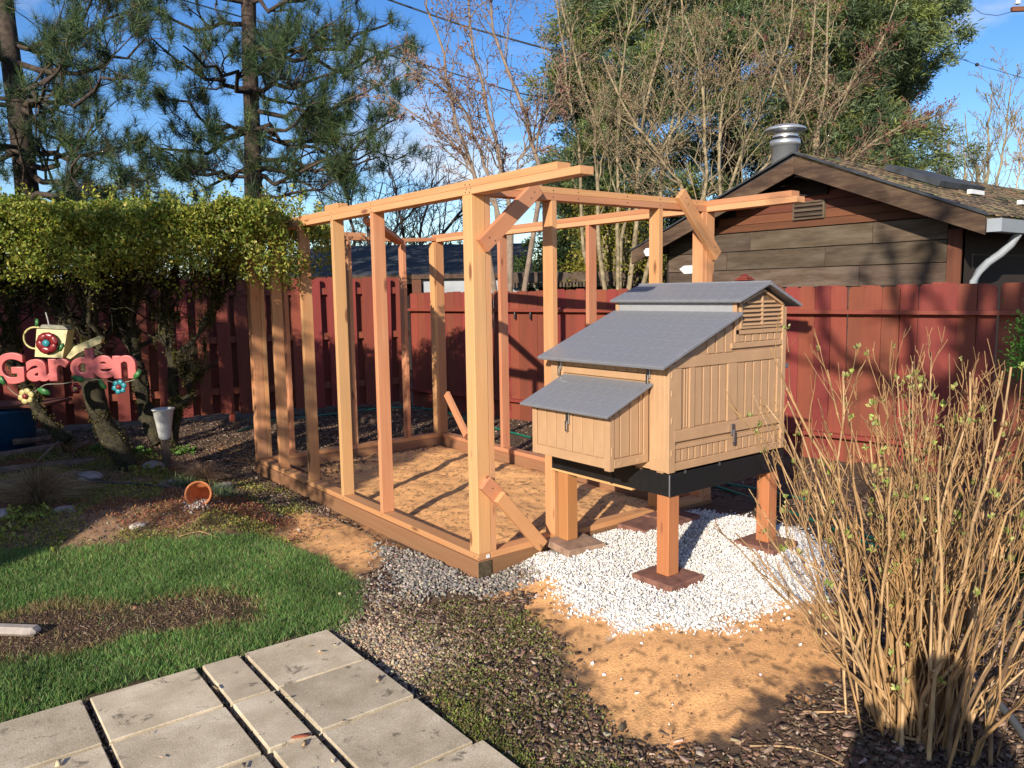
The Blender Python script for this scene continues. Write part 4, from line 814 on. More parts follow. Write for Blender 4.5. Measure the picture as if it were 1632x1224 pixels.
# ------------------------------------------------------------------ pines
def pine(label, stem, dep, rad0, limbs, seedn, group='tall pines behind the back fence'):
    P = resample(stem, 24); base = P[0]; t = thing('pine_tree', label, 'tree', (base[0], base[1], 0), group); R = np.linspace(rad0, rad0*.55, 24)*(1+.03*rng.normal(size=24)); V, F = tubes(P[None], R[None], 12); mk('trunk', npmesh('trunk', V, F, smooth=True), BARKP, t)
    K = 9; LP_, LR_ = [], []
    for (x0_, y0_, x1_, y1_, dd) in limbs:
        i = np.argmin([abs((A(x0_, y0_, dep))[2]-q[2]) for q in P]); a = P[i]; b = A(x1_, y1_, dep+dd); s = np.linspace(0, 1, K)[:, None]; q = a+(b-a)*s; q[:, 2] += (-.30*np.sin(s[:, 0]*np.pi))*np.linalg.norm(b-a)*.35; q[1:] += rng.normal(size=(K-1, 3))*.06
        LP_.append(q); LR_.append(np.linspace(rad0*.28, rad0*.07, K))
    for k in range(seedn):                       # more limbs, all round, above and behind
        i = rng.integers(5, 24); a = P[i]; th = rng.uniform(0, 2*np.pi); L_ = rng.uniform(1.3, 3.0); b = a+np.array([np.cos(th)*L_, np.sin(th)*L_, rng.uniform(-.3, .7)]); s = np.linspace(0, 1, K)[:, None]; q = a+(b-a)*s; q[:, 2] -= np.sin(s[:, 0]*np.pi)*.2*L_*.5; q[1:] += rng.normal(size=(K-1, 3))*.06; LP_.append(q); LR_.append(np.linspace(rad0*.22, rad0*.05, K))
    L1 = (np.stack(LP_), np.stack(LR_)); L2 = grow(*L1, 9, (.25, .5), .75, .18, 6, .55, .2, 1, .22, .009); L3 = grow(*L2, 4, (.3, .65), .7, .25, 4, .6, .25, 1, .2, .006)
    V, F = merge([tubes(*L1, 7), tubes(*L2, 5), tubes(*L3, 3)]); mk('branches', npmesh('branches', V, F), BARKP, t)
    tip = np.concatenate([L3[0][:, -1], L2[0][:, -1], L3[0][:, 2], L1[0][:, -1]]); td = nrm(np.concatenate([L3[0][:, -1]-L3[0][:, -2], L2[0][:, -1]-L2[0][:, -2], L3[0][:, 2]-L3[0][:, 1], L1[0][:, -1]-L1[0][:, -2]])+np.array([0, 0, .3]))
    keep = rng.random(len(tip)) < .66; tip, td = tip[keep], td[keep]; nn = 50; n = len(tip)*nn; C = np.repeat(tip, nn, 0)-np.repeat(td, nn, 0)*rng.uniform(0, .16, (n, 1)); D = nrm(np.repeat(td, nn, 0)*rng.uniform(.1, 1.0, (n, 1))+nrm(rng.normal(size=(n, 3)))*.85)
    shade = np.repeat(rng.uniform(.6, 1.4, (len(tip), 1)), nn, 0); col = mixcol([(.05, .09, .038), (.08, .12, .035), (.028, .058, .030), (.16, .165, .045)], n, [.4, .25, .27, .08])*shade
    V, F, cc = tris(C, D, rng.uniform(.15, .27, n), .0075, col); mk('needles', npmesh('needles', V, F, cc), NEEDM, t)
pd1, pd2 = 13.0, 14.0
pine('leftmost dark pine with a leaning trunk above the shrub', [A(60, 470, pd1), A(45, 320, pd1), A(30, 180, pd1), A(12, 60, pd1), A(0, -60, pd1), A(-10, -300, pd1)], pd1, .20,
     [(30, 170, 150, 5, -1), (50, 255, 150, 200, -1), (45, 160, 145, 140, 1), (25, 290, 130, 250, -2), (55, 265, 190, 285, -1.5), (30, 100, -90, 60, -1), (40, 220, -80, 250, -1), (20, 60, 120, 60, 1), (55, 290, 160, 300, 1), (25, 140, 190, 110, -2), (20, 100, 230, 60, -1), (45, 240, 230, 215, -.5)], 15)
pine('dark pine with a straight trunk rising left of the run', [A(405, 480, pd2), A(404, 330, pd2), A(402, 200, pd2), A(398, 100, pd2), A(396, 0, pd2), A(392, -300, pd2)], pd2, .17,
     [(400, 290, 545, 240, -1), (400, 210, 520, 150, -1.5), (398, 215, 250, 135, -1), (398, 225, 210, 225, 0), (400, 290, 250, 240, -1.5), (402, 130, 560, 90, -1), (398, 125, 240, 60, -1), (402, 215, 590, 200, 1), (396, 60, 640, 20, -1), (396, 50, 210, 0, 0), (402, 280, 640, 175, -1), (400, 320, 290, 330, -2), (398, 130, 300, 60, -2), (396, 20, 560, -40, -1), (400, 250, 600, 250, -1), (400, 170, 620, 120, -1.5), (400, 60, 660, 70, -1)], 18)

# ------------------------------------------------------------------ bare trees
def stems_of(lst, dep, K=12, hid=True):
    out = []
    for s in lst:
        P = resample([A(x, y, dep+(dd[0] if dd else 0)) for x, y, *dd in s], K); P[1:-1] += rng.normal(size=(K-2, 3))*.02; out.append(P)
    return np.stack(out)
def baretree(name, label, stems, dep, r0, r1_, n1=10, n2=5, n3=3, m=BARKG, buds=None, up=.25, ln=(.22, .45), grp=None, rmin=.004, base=None):
    P = stems_of(stems, dep); b0 = P[:, 0].mean(0); b = np.array([b0[0], b0[1], 0]); t = thing(name, label, 'tree', b, grp)
    root = np.stack([resample([b+np.array([0, 0, .0]), b+(p[0]-b)*.5+np.array([0, 0, .15]), p[0]], 12) for p in P]); R = np.linspace(r0, r1_, 12)[None].repeat(len(P), 0)*rng.uniform(.75, 1.15, (len(P), 1))
    V, F = merge([tubes(root, R[:, :1]*np.linspace(1.3, 1, 12)[None], 8), tubes(P, R, 7)]); mk('trunk', npmesh('trunk', V, F, smooth=True), m, t)
    L1 = grow(P, R, n1, ln, .6, up, 6, .5, .1, 1, .16, rmin*1.6); L2 = grow(*L1, n2, (.3, .6), .65, up*.7, 5, .55, .2, 1, .18, rmin*1.15); L3 = grow(*L2, n3, (.3, .6), .7, up*.5, 4, .6, .2, 1, .18, rmin)
    V, F = merge([tubes(*L1, 5), tubes(*L2, 4), tubes(*L3, 3)]); mk('branches', npmesh('branches', V, F), m, t)
    if buds:
        C = np.concatenate([L3[0][:, -1], L3[0][:, 2], L2[0][:, -1], L2[0][:, 2]]); n = len(C); V, F, cc = stones(C, rng.uniform(.006, .015, n), tint(buds, n, .25), .9, .1); mk('buds', npmesh('buds', V, F, cc), STONEM, t)
    return t
CH = 'bare budding cherry tree'
baretree('bare_tree', 'bare reddish budding tree against the blue sky above the run', [
    [(815, 345), (801, 273), (777, 173), (757, 87), (744, 0), (738, -120)], [(862, 300), (854, 250), (824, 150), (801, 100), (781, 0), (770, -100)],
    [(770, 345), (754, 280), (724, 180), (704, 83), (687, 33), (670, -60)], [(795, 345), (781, 277), (741, 180), (690, 130), (640, 95)], [(790, 330), (740, 250), (690, 200), (610, 150)], [(810, 320), (830, 250), (880, 170), (900, 90)]], 11.5, .032, .009, 16, 7, 3, BARKR, (.24, .13, .09), .15, (.16, .34))
baretree('bare_tree', 'dense bare many-stemmed tree in front of the big conifer, left part', [
    [(930, 400), (924, 240), (904, 133), (894, 50), (887, 0), (870, -90)], [(955, 400), (952, 290), (947, 187), (930, 133), (905, 40), (880, -60)], [(985, 400), (984, 220), (990, 110), (1007, 27), (1020, -60)],
    [(1010, 400), (1017, 247), (1037, 143), (1054, 77), (1074, 0), (1090, -90)], [(1040, 400), (1064, 250), (1080, 150), (1090, 60), (1080, -40)], [(990, 380), (1020, 290), (1060, 230), (1130, 120), (1160, 20)]], 12.2, .034, .010, 16, 6, 3, BARKG, (.24, .17, .10), .2, (.18, .36))
baretree('bare_tree', 'dense bare tree right behind the front run corner', [
    [(1121, 400), (1125, 217), (1120, 120), (1090, 20), (1080, -60)], [(1145, 400), (1148, 180), (1168, 110), (1205, 50), (1221, 0), (1240, -80)], [(1140, 380), (1180, 240), (1230, 150), (1260, 50), (1270, -50)], [(1125, 380), (1060, 260), (1000, 180), (960, 90)], [(1150, 390), (1200, 290), (1240, 240), (1290, 120), (1300, 0)]], 12.0, .033, .010, 16, 6, 3, BARKG, (.24, .17, .10), .2, (.18, .36))
baretree('bare_tree', 'pale-stemmed bare tree standing behind the shed flue', [
    [(1290, 400), (1295, 247), (1305, 193), (1318, 93), (1321, 0), (1325, -80)], [(1295, 300), (1305, 193), (1371, 117), (1408, 60), (1430, 0)], [(1292, 330), (1340, 260), (1420, 210), (1500, 180)], [(1292, 330), (1270, 220), (1250, 130), (1200, 40)]], 13.5, .038, .010, 14, 7, 4, BARKG, (.16, .06, .05), .12, (.16, .34))
baretree('bare_tree', 'small upright bare tree beyond the shed roof near the right edge', [
    [(1560, 420), (1562, 300), (1545, 240), (1538, 180)], [(1565, 420), (1570, 300), (1575, 240), (1580, 150)], [(1575, 420), (1590, 290), (1605, 200), (1612, 130)], [(1555, 420), (1540, 300), (1535, 220)]], 19, .05, .012, 11, 5, 3, BARKG, (.22, .19, .05), .5, (.2, .4), rmin=.006)
baretree('bare_tree', 'pale twiggy bush rising behind the mossy end of the shed roof', [
    [(1500, 420), (1498, 300), (1502, 200)], [(1520, 420), (1515, 300), (1510, 250)], [(1610, 420), (1620, 300), (1630, 220)], [(1640, 420), (1650, 300), (1660, 180)]], 21, .03, .012, 14, 6, 4, STEMW, (.28, .24, .08), .4, (.2, .4), rmin=.006)
for i, (xx, lab) in enumerate(((640, 'thin dark bare tree seen through the left of the run'), (560, 'dark bare tree over the dark neighbor roof'))):
    baretree('bare_tree', lab, [[(xx, 480), (xx+5, 380), (xx-10, 300), (xx-30, 230)], [(xx+20, 480), (xx+30, 370), (xx+50, 290)], [(xx+40, 480), (xx+60, 380), (xx+110, 320), (xx+150, 280)]], 22+i, .06, .02, 12, 6, 4, BARKP, None, .2, (.3, .55), rmin=.008)

# ------------------------------------------------------------------ evergreen masses
def conifer(label, base, H, Rb, clumps, cols, p, leafL, leafW, per, name='conifer_tree', z0=0.0, shape=1.0, grp=None, droop=.1, trunk=True, cat='tree'):
    t = thing(name, label, cat, (base[0], base[1], 0), grp)
    if trunk: tube('trunk', [(base[0], base[1], 0), (base[0], base[1], H*.95)], Rb*.07, BARKP, t, 8, 6, .04)
    zz = z0+(H-z0)*rng.random(clumps)**1.1; rmax = Rb*np.clip((H-zz)/(H-z0), 0, 1)**shape*(.82+.45*fbm(zz*1.6, zz*0+3, 3)); th = rng.uniform(0, 2*np.pi, clumps)
    rmax *= (.75+.5*fbm(np.cos(th)*1.7+7, np.sin(th)*1.7+zz*.9, 3)); rr = rmax*np.clip(1-np.abs(rng.normal(size=clumps))*.16, .15, 1); C = np.stack([base[0]+rr*np.cos(th), base[1]+rr*np.sin(th), zz-droop*rr], -1)
    kp = (fbm(np.cos(th)*2.6+np.sin(th)*1.3+20, zz*1.5+th*.8, 3)+.22*rng.random(clumps)) > .50; C, th, clumps = C[kp], th[kp], int(kp.sum())
    out = nrm(np.stack([np.cos(th), np.sin(th), np.full(clumps, .35)], -1)+.5*rng.normal(size=(clumps, 3)))
    n = clumps*per; CC = np.repeat(C, per, 0)+np.repeat(out, per, 0)*rng.uniform(-.3, .3, (n, 1))*leafL*3+rng.normal(size=(n, 3))*leafL*.45; D = nrm(np.repeat(out, per, 0)+.75*rng.normal(size=(n, 3)))
    shade = np.repeat(rng.uniform(.7, 1.25, (clumps, 1))*(.55+.9*fbm(C[:, 0]*1.1+C[:, 2], C[:, 1]*1.1+C[:, 2]*.7, 3))[:, None], per, 0); col = np.asarray(cols)[rng.choice(len(cols), clumps, p=p)]; col = np.repeat(col, per, 0)*shade*(1+.15*rng.normal(size=(n, 1)))
    V, F, cc = leaves(CC, D, rng.uniform(.7, 1.3, n)*leafL, leafW, np.clip(col, .004, 1), .1); mk('crown', npmesh('crown', V, F, cc), LEAFM, t); return t
b = A(1165, 300, 20); conifer('huge blue-green conifer filling the sky behind the bare trees', b, 15.5, 5.0, 27000, [(.13, .18, .085), (.17, .21, .06), (.085, .125, .06), (.22, .24, .07)], [.38, .25, .27, .1],  .15, .027, 44, shape=.28, z0=1.0)
b = A(1345, 300, 24); conifer('darker green conifer at the right edge of the big crown', b, 10.5, 2.3, 3600, [(.10, .17, .055), (.15, .21, .05), (.07, .12, .05)], [.4, .3, .3], .17, .024, 34, shape=.35, z0=1.0)
b = A(1445, -260, 17); t = thing('conifer_bough', 'dark drooping conifer bough at the top edge right of the big tree', 'tree', (b[0]-2, b[1]-1.0, 0)); tube('trunk', [(b[0]+1, b[1]+3, 0), (b[0]+1, b[1]+3, 9), (b[0]+1, b[1]+3, 12)], .22, BARKP, t, 8, 6, .1)
cC = np.concatenate([np.linspace(A(x0_, y0_, 17), A(x1_, y1_, 17), 26) for x0_, y0_, x1_, y1_ in ((1390, -60, 1440, 8), (1420, -70, 1480, 18), (1450, -80, 1525, 2), (1440, -60, 1460, 12), (1400, -30, 1510, 0))]); n = len(cC)*60
for k in range(0, 5): tube('limb', [(b[0]+1, b[1]+3, 9.2), tuple(cC[k*26+12]), tuple(cC[k*26+25])], .05, BARKP, t, 5, 8, .012)
C = np.repeat(cC, 60, 0)+rng.normal(size=(n, 3))*np.array([.12, .12, .10]); V, F, cc = leaves(C, nrm(rng.normal(size=(n, 3))+np.array([0, 0, -.9])), .10, .025, mixcol([(.02, .045, .03), (.035, .07, .03)], n)); mk('needles', npmesh('needles', V, F, cc), NEEDM, t)
for i, (px, top, dep, w_, lab) in enumerate(((223, 276, 24, .42, 'left one of two narrow brownish cypresses above the shrub'), (247, 276, 24.5, .40, 'right one of two narrow brownish cypresses above the shrub'), (195, 292, 25, .5, 'shorter rounded cypress just left of the narrow pair'))):
    b = A(px, 470, dep); conifer(lab, b, 1.63+(478-top)/F_PX*dep, w_*1.3, 420, [(.11, .10, .03), (.09, .095, .03), (.14, .10, .04)], None, .09, .03, 20, shape=.25, z0=.3, grp='narrow cypresses beyond the shrub')
for i, (px, top, dep, w_, lab) in enumerate(((860, 385, 15.5, 1.0, 'glossy green rounded bush behind the lean-to roof'), (905, 405, 15, .7, 'lower green bush right of the rounded bush'), (925, 335, 17, .8, 'taller green bush under the front run rail'), (757, 305, 24, .7, 'dark narrow cypress between the bare trees'), (590, 330, 25, .9, 'dark cypress behind the left run rail'), (1010, 375, 15, 1.1, 'grey green bushy shrub behind the run studs'))):
    b = A(px, 470, dep); conifer(lab, b, 1.63+(466-top)/F_PX*dep, w_, 700 if dep < 20 else 400, [(.06, .10, .03), (.09, .12, .03), (.045, .075, .025)] if i != 5 else [(.10, .11, .06), (.13, .13, .08), (.07, .08, .04)], None, .07, .03, 24, name='evergreen_bush', shape=.3, z0=.2, cat='bush', trunk=dep > 20)
# mossy limb beside the shed
mb = thing('mossy_tree', 'low tree with yellow-green moss on its drooping limbs by the shed', 'tree', tuple(A(1010, 470, 13)*np.array([1, 1, 0])))
LPs = np.stack([resample([A(x, y, 13) for x, y in s], 10) for s in ([(1010, 470), (1000, 440), (960, 405), (935, 370), (928, 330)], [(1012, 470), (1030, 440), (1045, 400), (1050, 360)], [(1000, 445), (970, 430), (945, 425), (915, 440)], [(1012, 470), (1015, 420), (990, 380), (985, 340)])])
Rm = np.linspace(.13, .05, 10)[None].repeat(4, 0); g1 = grow(LPs, Rm, 12, (.3, .6), .8, -.1, 6, .4, .1, 1, .3, .01); V, F = merge([tubes(LPs, Rm, 8), tubes(*g1, 5)]); mk('trunk', npmesh('trunk', V, F, smooth=True), BARKG, mb)
C = np.concatenate([LPs.reshape(-1, 3), g1[0].reshape(-1, 3)]); C = np.repeat(C, 40, 0); n = len(C); C = C+rng.normal(size=(n, 3))*.09; V, F, cc = leaves(C, nrm(rng.normal(size=(n, 3))), .06, .03, mixcol([(.20, .19, .02), (.13, .13, .025), (.26, .22, .04)], n)); mk('moss', npmesh('moss', V, F, cc), LEAFM, mb)

# far hedge row so that the horizon behind the fences is closed
for i, (la, dep, hh, ww) in enumerate(((-24, 45, 5, 6), (-15, 48, 4, 7), (-5, 50, 4.5, 7), (6, 46, 5, 7), (17, 44, 6, 7), (28, 42, 5.5, 7))):
    b = LP(la, dep, 0); conifer('distant rounded tree %s' % ['far left beyond the pines', 'beyond the narrow cypresses', 'low beyond the run frame', 'behind the big conifer', 'beyond the shed roof', 'far right beyond the twiggy trees'][i], b, hh, ww, 900, [(.06, .08, .035), (.09, .09, .05)], None, .35, .2, 14, name='distant_tree', shape=.3, z0=.2, trunk=False)

# ------------------------------------------------------------------ bare lilac-like shrub, right foreground
ls = thing('budding_shrub', 'tall bare tan-stemmed shrub with pale green buds in the right foreground', 'shrub', (2.98, 1.32, 0))
ns = 165; K = 9; s = np.linspace(0, 1, K)
tl = np.where(rng.random(ns) < .70, np.clip(rng.normal(1.50, .33, ns), .80, 2.3), rng.uniform(1.4, 2.5, ns)); lat_b = np.clip(1.375+(tl-1.40)*.13+rng.normal(size=ns)*.065, 1.18, 1.62); dep_b = 2.60+rng.normal(size=ns)*.085
td = dep_b+rng.uniform(-.30, .60, ns)+.12; tz = np.where(rng.random(ns) < .8, rng.uniform(.78, 1.34, ns), rng.uniform(.3, .8, ns))-np.abs(tl-1.45)*.14
lat = lat_b[:, None]+(tl*.95-lat_b)[:, None]*s**1.25; dep = dep_b[:, None]+(td-dep_b)[:, None]*s**1.3; zz = tz[:, None]*s+.06
P = lat[..., None]*rr_+dep[..., None]*ff+zz[..., None]*np.array([0, 0, 1.]); P[:, 1:] += np.cumsum(rng.normal(size=(ns, K-1, 3))*.018, 1); R = (.0035+.0062*rng.random(ns)**1.4)[:, None]*np.linspace(1, .38, K)[None]
pale = rng.random(ns) < .35
dark = (rng.random(ns) < .42) & ~pale
for nm, kk, m in (('stem', ~pale & ~dark, STEM), ('stem', pale, STEMW), ('stem', dark, plain('dark_old_stem_bark', (.17, .098, .048), .8, noise=.5, ns=14, b_=.4))):
    V, F = tubes(P[kk], R[kk], 6); mk('stems', npmesh('stems', V, F, smooth=True), m, ls)
T1 = grow(P, R, 5, (.12, .30), .45, .4, 5, .62, .45, .98, .10, .0022); T2 = grow(*T1, 2, (.25, .5), .5, .3, 4, .7, .3, .95, .1, .0018)
T0 = grow(P, R, 1, (.08, .3), .5, .3, 4, .5, .05, .5, .15, .002)
V, F = merge([tubes(*T1, 5), tubes(*T2, 4), tubes(*T0, 4)]); mk('twigs', npmesh('twigs', V, F), STEM, ls)
tips = np.concatenate([P[:, -1], T1[0][:, -1], T1[0][:, 2], T2[0][:, -1]]); tips = tips[rng.random(len(tips)) < .10]; n = len(tips)*7
C = np.repeat(tips, 7, 0)+rng.normal(size=(n, 3))*.004; D = nrm(rng.normal(size=(n, 3))*.55+np.array([0, 0, 1])); sz = np.repeat(rng.uniform(.5, 1.5, (len(tips))), 7)
V, F, cc = leaves(C, D, .017*sz, .010*sz, mixcol([(.34, .40, .10), (.44, .42, .16), (.24, .30, .07)], n), .2); mk('buds', npmesh('buds', V, F, cc), LEAFM, ls)
# nodes on stems
C = P[:, 2:8].reshape(-1, 3); n = len(C); V, F, cc = stones(C, np.repeat(R[:, 4]*1.35, 6), tint((.30, .20, .10), n), .8); mk('stem_nodes', npmesh('stem_nodes', V, F, cc), STONEM, ls)['kind'] = 'stuff'
# green cypress sprig at right edge
cs = thing('cypress_bush', 'bright green cypress foliage at the right edge beside the fence', 'bush', (5.9, 1.75, 0)); tube('trunk', [(5.9, 1.6, 0), (5.93, 1.62, 1.4)], .03, BARKP, cs, 6, 6, .01)
CC = []
for px, py, dep, k in ((1640, 555, 4.9, 500), (1632, 585, 4.9, 350), (1640, 520, 4.9, 300), (1642, 900, 4.0, 700), (1648, 860, 4.0, 600), (1655, 740, 4.2, 700), (1660, 650, 4.5, 600)): CC.append(A(px, py, dep)+rng.normal(size=(k, 3))*np.array([.05, .05, .055]))
C = np.concatenate(CC); n = len(C); V, F, cc = leaves(C, nrm(rng.normal(size=(n, 3))+np.array([-.5, .3, .3])), .035, .010, mixcol([(.05, .16, .02), (.08, .20, .03), (.03, .09, .02)], n)); mk('foliage', npmesh('foliage', V, F, cc), LEAFM, cs)

# ------------------------------------------------------------------ ground cover stuff
def stuff(name, VFc, m, label, cat): o = mk(name, npmesh(name, *VFc), m); tag(o, label, cat, kind='stuff'); return o
def offpaver(p):
    k = np.ones(len(p), bool)
    for (x, y) in ((3.112, 2.724), (3.112, 3.521), (3.986, 2.724), (3.986, 3.521)): k &= ~((np.abs(p[:, 0]-x) < .118) & (np.abs(p[:, 1]-y) < .118))
    return k
c = scatter(GRAV_W, 40000, .10, lambda p: offpaver(p) & outrun(p)); n = len(c); e = np.clip(sdist(c[:, 0], c[:, 1], GRAV_W)/.12, 0, 1); c[:, 2] += .004+rng.random(n)*.022*e
V = stones(c, .0035+.006*rng.random(n)**1.8, mixcol([(.77, .75, .72), (.68, .66, .63), (.52, .50, .47), (.70, .61, .48)], n, [.60, .27, .06, .07], .10, .02), .75); stuff('white_gravel', V, STONEM, 'bright white marble gravel spread around the coop legs', 'gravel')
c = scatter(SAND_R, 50, .1); c = np.concatenate([c, scatter([(2.6, 2.9), (2.9, 2.2), (3.8, 2.0), (4.0, 2.3), (3.0, 2.6)], 100, .25)]); n = len(c); stuff('stray_pebbles', stones(c+np.array([0, 0, .004]), rng.uniform(.003, .010, n), mixcol([(.75, .74, .72), (.12, .09, .07)], n, [.6, .4])), STONEM, 'stray white and dark pebbles lying on the orange sand', 'pebbles')
c = scatter(GRAVG, 3000, .08, lambda p: outrun(p)); c = np.concatenate([c, scatter(gpoly([(560, 950), (620, 890), (700, 945), (640, 975)]), 700, .15)]); n = len(c); c[:, 2] += rng.random(n)*.012
stuff('grey_gravel', stones(c, .004+.009*rng.random(n)**1.5, mixcol([(.26, .23, .20), (.17, .16, .15), (.36, .31, .25)], n), .7), STONEM, 'grey crushed gravel along the near corner of the run base', 'gravel')
c = scatter(PEBB, 7500, .1, notslab); c = np.concatenate([c, scatter(MOSSP, 800, .05, notslab)]); n = len(c); c[:, 2] += rng.random(n)*.008
stuff('tan_pebbles', stones(c, .003+.008*rng.random(n)**1.6, mixcol([(.38, .29, .19), (.25, .21, .165), (.50, .37, .23), (.24, .16, .10)], n), .7), STONEM, 'mixed tan and grey pebbles beside the paving slabs', 'pebbles')
MUL = gpoly([(930, 1150), (1010, 1195), (1120, 1200), (1210, 1170), (1240, 1130), (1310, 1105), (1350, 1070), (1345, 960), (1420, 930), (1640, 960), (1900, 1040), (1900, 1400), (900, 1400)])
c = scatter(MUL, 17000, .06, notslab); c2 = scatter(gpoly([(1230, 800), (1340, 860), (1350, 960), (1640, 1000), (1900, 1000), (1700, 870), (1450, 800)]), 8200, .1, lambda p: sdist(p[:, 0], p[:, 1], GRAV_W) < -.02)
c3 = scatter(gpoly([(400, 745), (620, 880), (600, 960), (700, 975), (840, 950), (800, 985), (640, 1010), (570, 985), (575, 930), (540, 900), (620, 895), (560, 845), (470, 805), (430, 830), (330, 730)]), 11000, .08, lambda p: outrun(p) & (sdist(p[:, 0], p[:, 1], SAND_L) < .0) & notslab(p)); c4 = scatter(MOSSP, 3500, .1, notslab)
c5 = scatter([(X0+.1, 6.2), (3.4, 6.8), (4.4, 7.1), (X0+.1, 7.1)], 700, .1); c6 = scatter([(4.8, 2.6), (6.3, 2.6), (5.9, 8.5), (4.75, 8.5)], 4500, .1); c7 = scatter([(-1, 9), (2, 8.2), (2.45, 7.0), (3, 7.4), (5.5, 7.4), (5.6, 9.8), (-1.5, 12.0)], 30000, .2)
c = np.concatenate([c, c2, c3, c4, c5, c6, c7]); n = len(c); L_ = .006+.034*rng.random(n)**2.2; c[:, 2] += rng.random(n)*.012
stuff('bark_mulch', chips(c, L_, L_*rng.uniform(.25, .7, n), rng.uniform(.002, .007, n), mixcol([(.12, .075, .048), (.19, .125, .085), (.07, .045, .032), (.32, .235, .17)], n, [.4, .27, .21, .12], .3)), STONEM, 'dark bark mulch and soil crumbs around the bare shrub and the beds', 'mulch')
# crumbs on sand in the run
c = scatter(RUN, 900, .02); c = c[rng.random(len(c)) < np.clip((fbm(c[:, 0]*3, c[:, 1]*3, 3)-.35)*4, .1, 1)]; c = np.concatenate([c, scatter(SAND_R, 260, .02), scatter([(2.9, 2.0), (3.0, 1.9), (3.2, 2.1), (3.05, 2.2)], 40, .03), scatter([(2.2, 1.9), (2.45, 1.8), (2.5, 2.0), (2.3, 2.1)], 60, .05)]); n = len(c)
stuff('soil_crumbs', stones(c+np.array([0, 0, .003]), .0015+.005*rng.random(n)**2, mixcol([(.10, .065, .04), (.22, .13, .07)], n)), STONEM, 'dark soil crumbs lying on the orange sand', 'crumbs')
# lawn
def blades(c, L_, W_, col, lean=.5):
    n = len(c); D = nrm(np.stack([rng.normal(size=n)*lean, rng.normal(size=n)*lean, np.ones(n)], -1)); side = nrm(np.cross(D, nrm(np.stack([rng.normal(size=n), rng.normal(size=n), np.zeros(n)], -1)))); D2 = nrm(D+np.stack([rng.normal(size=n), rng.normal(size=n), np.zeros(n)], -1)*.5)
    a = c-side*W_[:, None]/2; b = c+side*W_[:, None]/2; m1 = c+D*L_[:, None]*.6; V = np.stack([a, b, m1+side*W_[:, None]*.35, m1-side*W_[:, None]*.35, m1+D2*L_[:, None]*.45], 1).reshape(-1, 3)
    i = 5*np.arange(n)[:, None]; F = np.concatenate([i+np.array([[0, 1, 2]]), i+np.array([[0, 2, 3]]), i+np.array([[3, 2, 4]])]); return V, F, np.repeat(col, 5, 0)
def lawnk(p):
    b_ = sdist(p[:, 0], p[:, 1], BARE)+(fbm(p[:, 0]*7, p[:, 1]*7, 3)-.5)*.3; return (rng.random(len(p)) > np.clip(b_/.16+.60, 0, .975)) & notslab(p)
c = scatter(LAWN, 125000, .06, lawnk); n = len(c); tone = fbm(c[:, 0]*2.3, c[:, 1]*2.3, 4)[:, None]; dry = (rng.random((n, 1)) < np.clip(.05+.5*(tone-.5)+.0*tone, .02, .4)); col = mixcol([(.125, .25, .06), (.085, .185, .045), (.19, .30, .08), (.28, .30, .13)], n, [.36, .3, .22, .12], .22)*(.5+1.0*tone); bd = sdist(c[:, 0], c[:, 1], BARE); dry |= (rng.random(n) < np.clip(.85+bd/.13, 0, .85))[:, None]; col = np.where(dry, mixcol([(.30, .22, .10), (.20, .15, .07)], n), col)
Lh = (.018+.028*fbm(c[:, 0]*5, c[:, 1]*5, 3))*rng.uniform(.5, 1.5, n); stuff('lawn_grass', blades(c, Lh, rng.uniform(.0022, .004, n), col, .45), LEAFM, 'short green lawn grass curving round a bare soil patch', 'grass')
c = scatter(BARE, 7000, .05, notslab); n = len(c); L_ = .003+.017*rng.random(n)**3; V, F, cc = chips(c+np.array([0, 0, .002]), L_, L_*rng.uniform(.15, .7, n), rng.uniform(.001, .004, n), mixcol([(.15, .098, .06), (.11, .07, .044), (.26, .185, .12)], n, [.45, .47, .08]), .25); stuff('dead_grass', (V, F, cc), STONEM, 'dead brown grass and crumbs on the bare patch in the lawn', 'dead grass')
lit = np.concatenate([scatter(LAWN, 110, .05, notslab), scatter(MOSSP, 170, .1, notslab), scatter(bedF, 160, .1, vis) if 'bedF' in globals() else scatter(MOSSP, 10, .1), scatter(SAND_L, 30, .1), np.c_[rng.uniform(0, 1.5, 26), rng.uniform(2.0, 3.4, 26), np.full(26, .034)]]); n = len(lit); L_ = .006+.035*rng.random(n)**2
V, F, cc = chips(lit+np.array([0, 0, .008]), L_, L_*rng.uniform(.2, .6, n), np.full(n, .0015), mixcol([(.42, .30, .18), (.28, .17, .09), (.52, .42, .28)], n), .3); stuff('leaf_litter', (V, F, cc), STONEM, 'dry tan leaf bits and bark flakes scattered over lawn, moss and slabs', 'leaf litter')
# weeds and moss
c = scatter(MOSSP, 18000, .08, notslab); tone = fbm(c[:, 0]*3, c[:, 1]*3, 4); c = c[rng.random(len(c)) < np.clip((tone-.30)*3.2, .12, 1)]; edge = scatter(gpoly([(660, 1105), (720, 1120), (800, 1190), (870, 1240), (830, 1240), (760, 1190), (690, 1125)]), 5000, .03, notslab); c = np.concatenate([c, edge]); n = len(c); tone = fbm(c[:, 0]*4+3, c[:, 1]*4, 3)[:, None]
col = mixcol([(.19, .24, .045), (.15, .18, .045), (.28, .19, .09), (.15, .105, .065)], n, [.34, .26, .2, .2])*(.5+tone); g2 = c.copy(); g2[:, 2] += rng.random(n)*.018
V, F, cc = leaves(g2, nrm(rng.normal(size=(n, 3))+np.array([0, 0, .9])), rng.uniform(.007, .016, n), rng.uniform(.004, .008, n), col, .1); stuff('weed_moss', (V, F, cc), LEAFM, 'low green and brown weedy moss between the paving and the sand', 'moss')
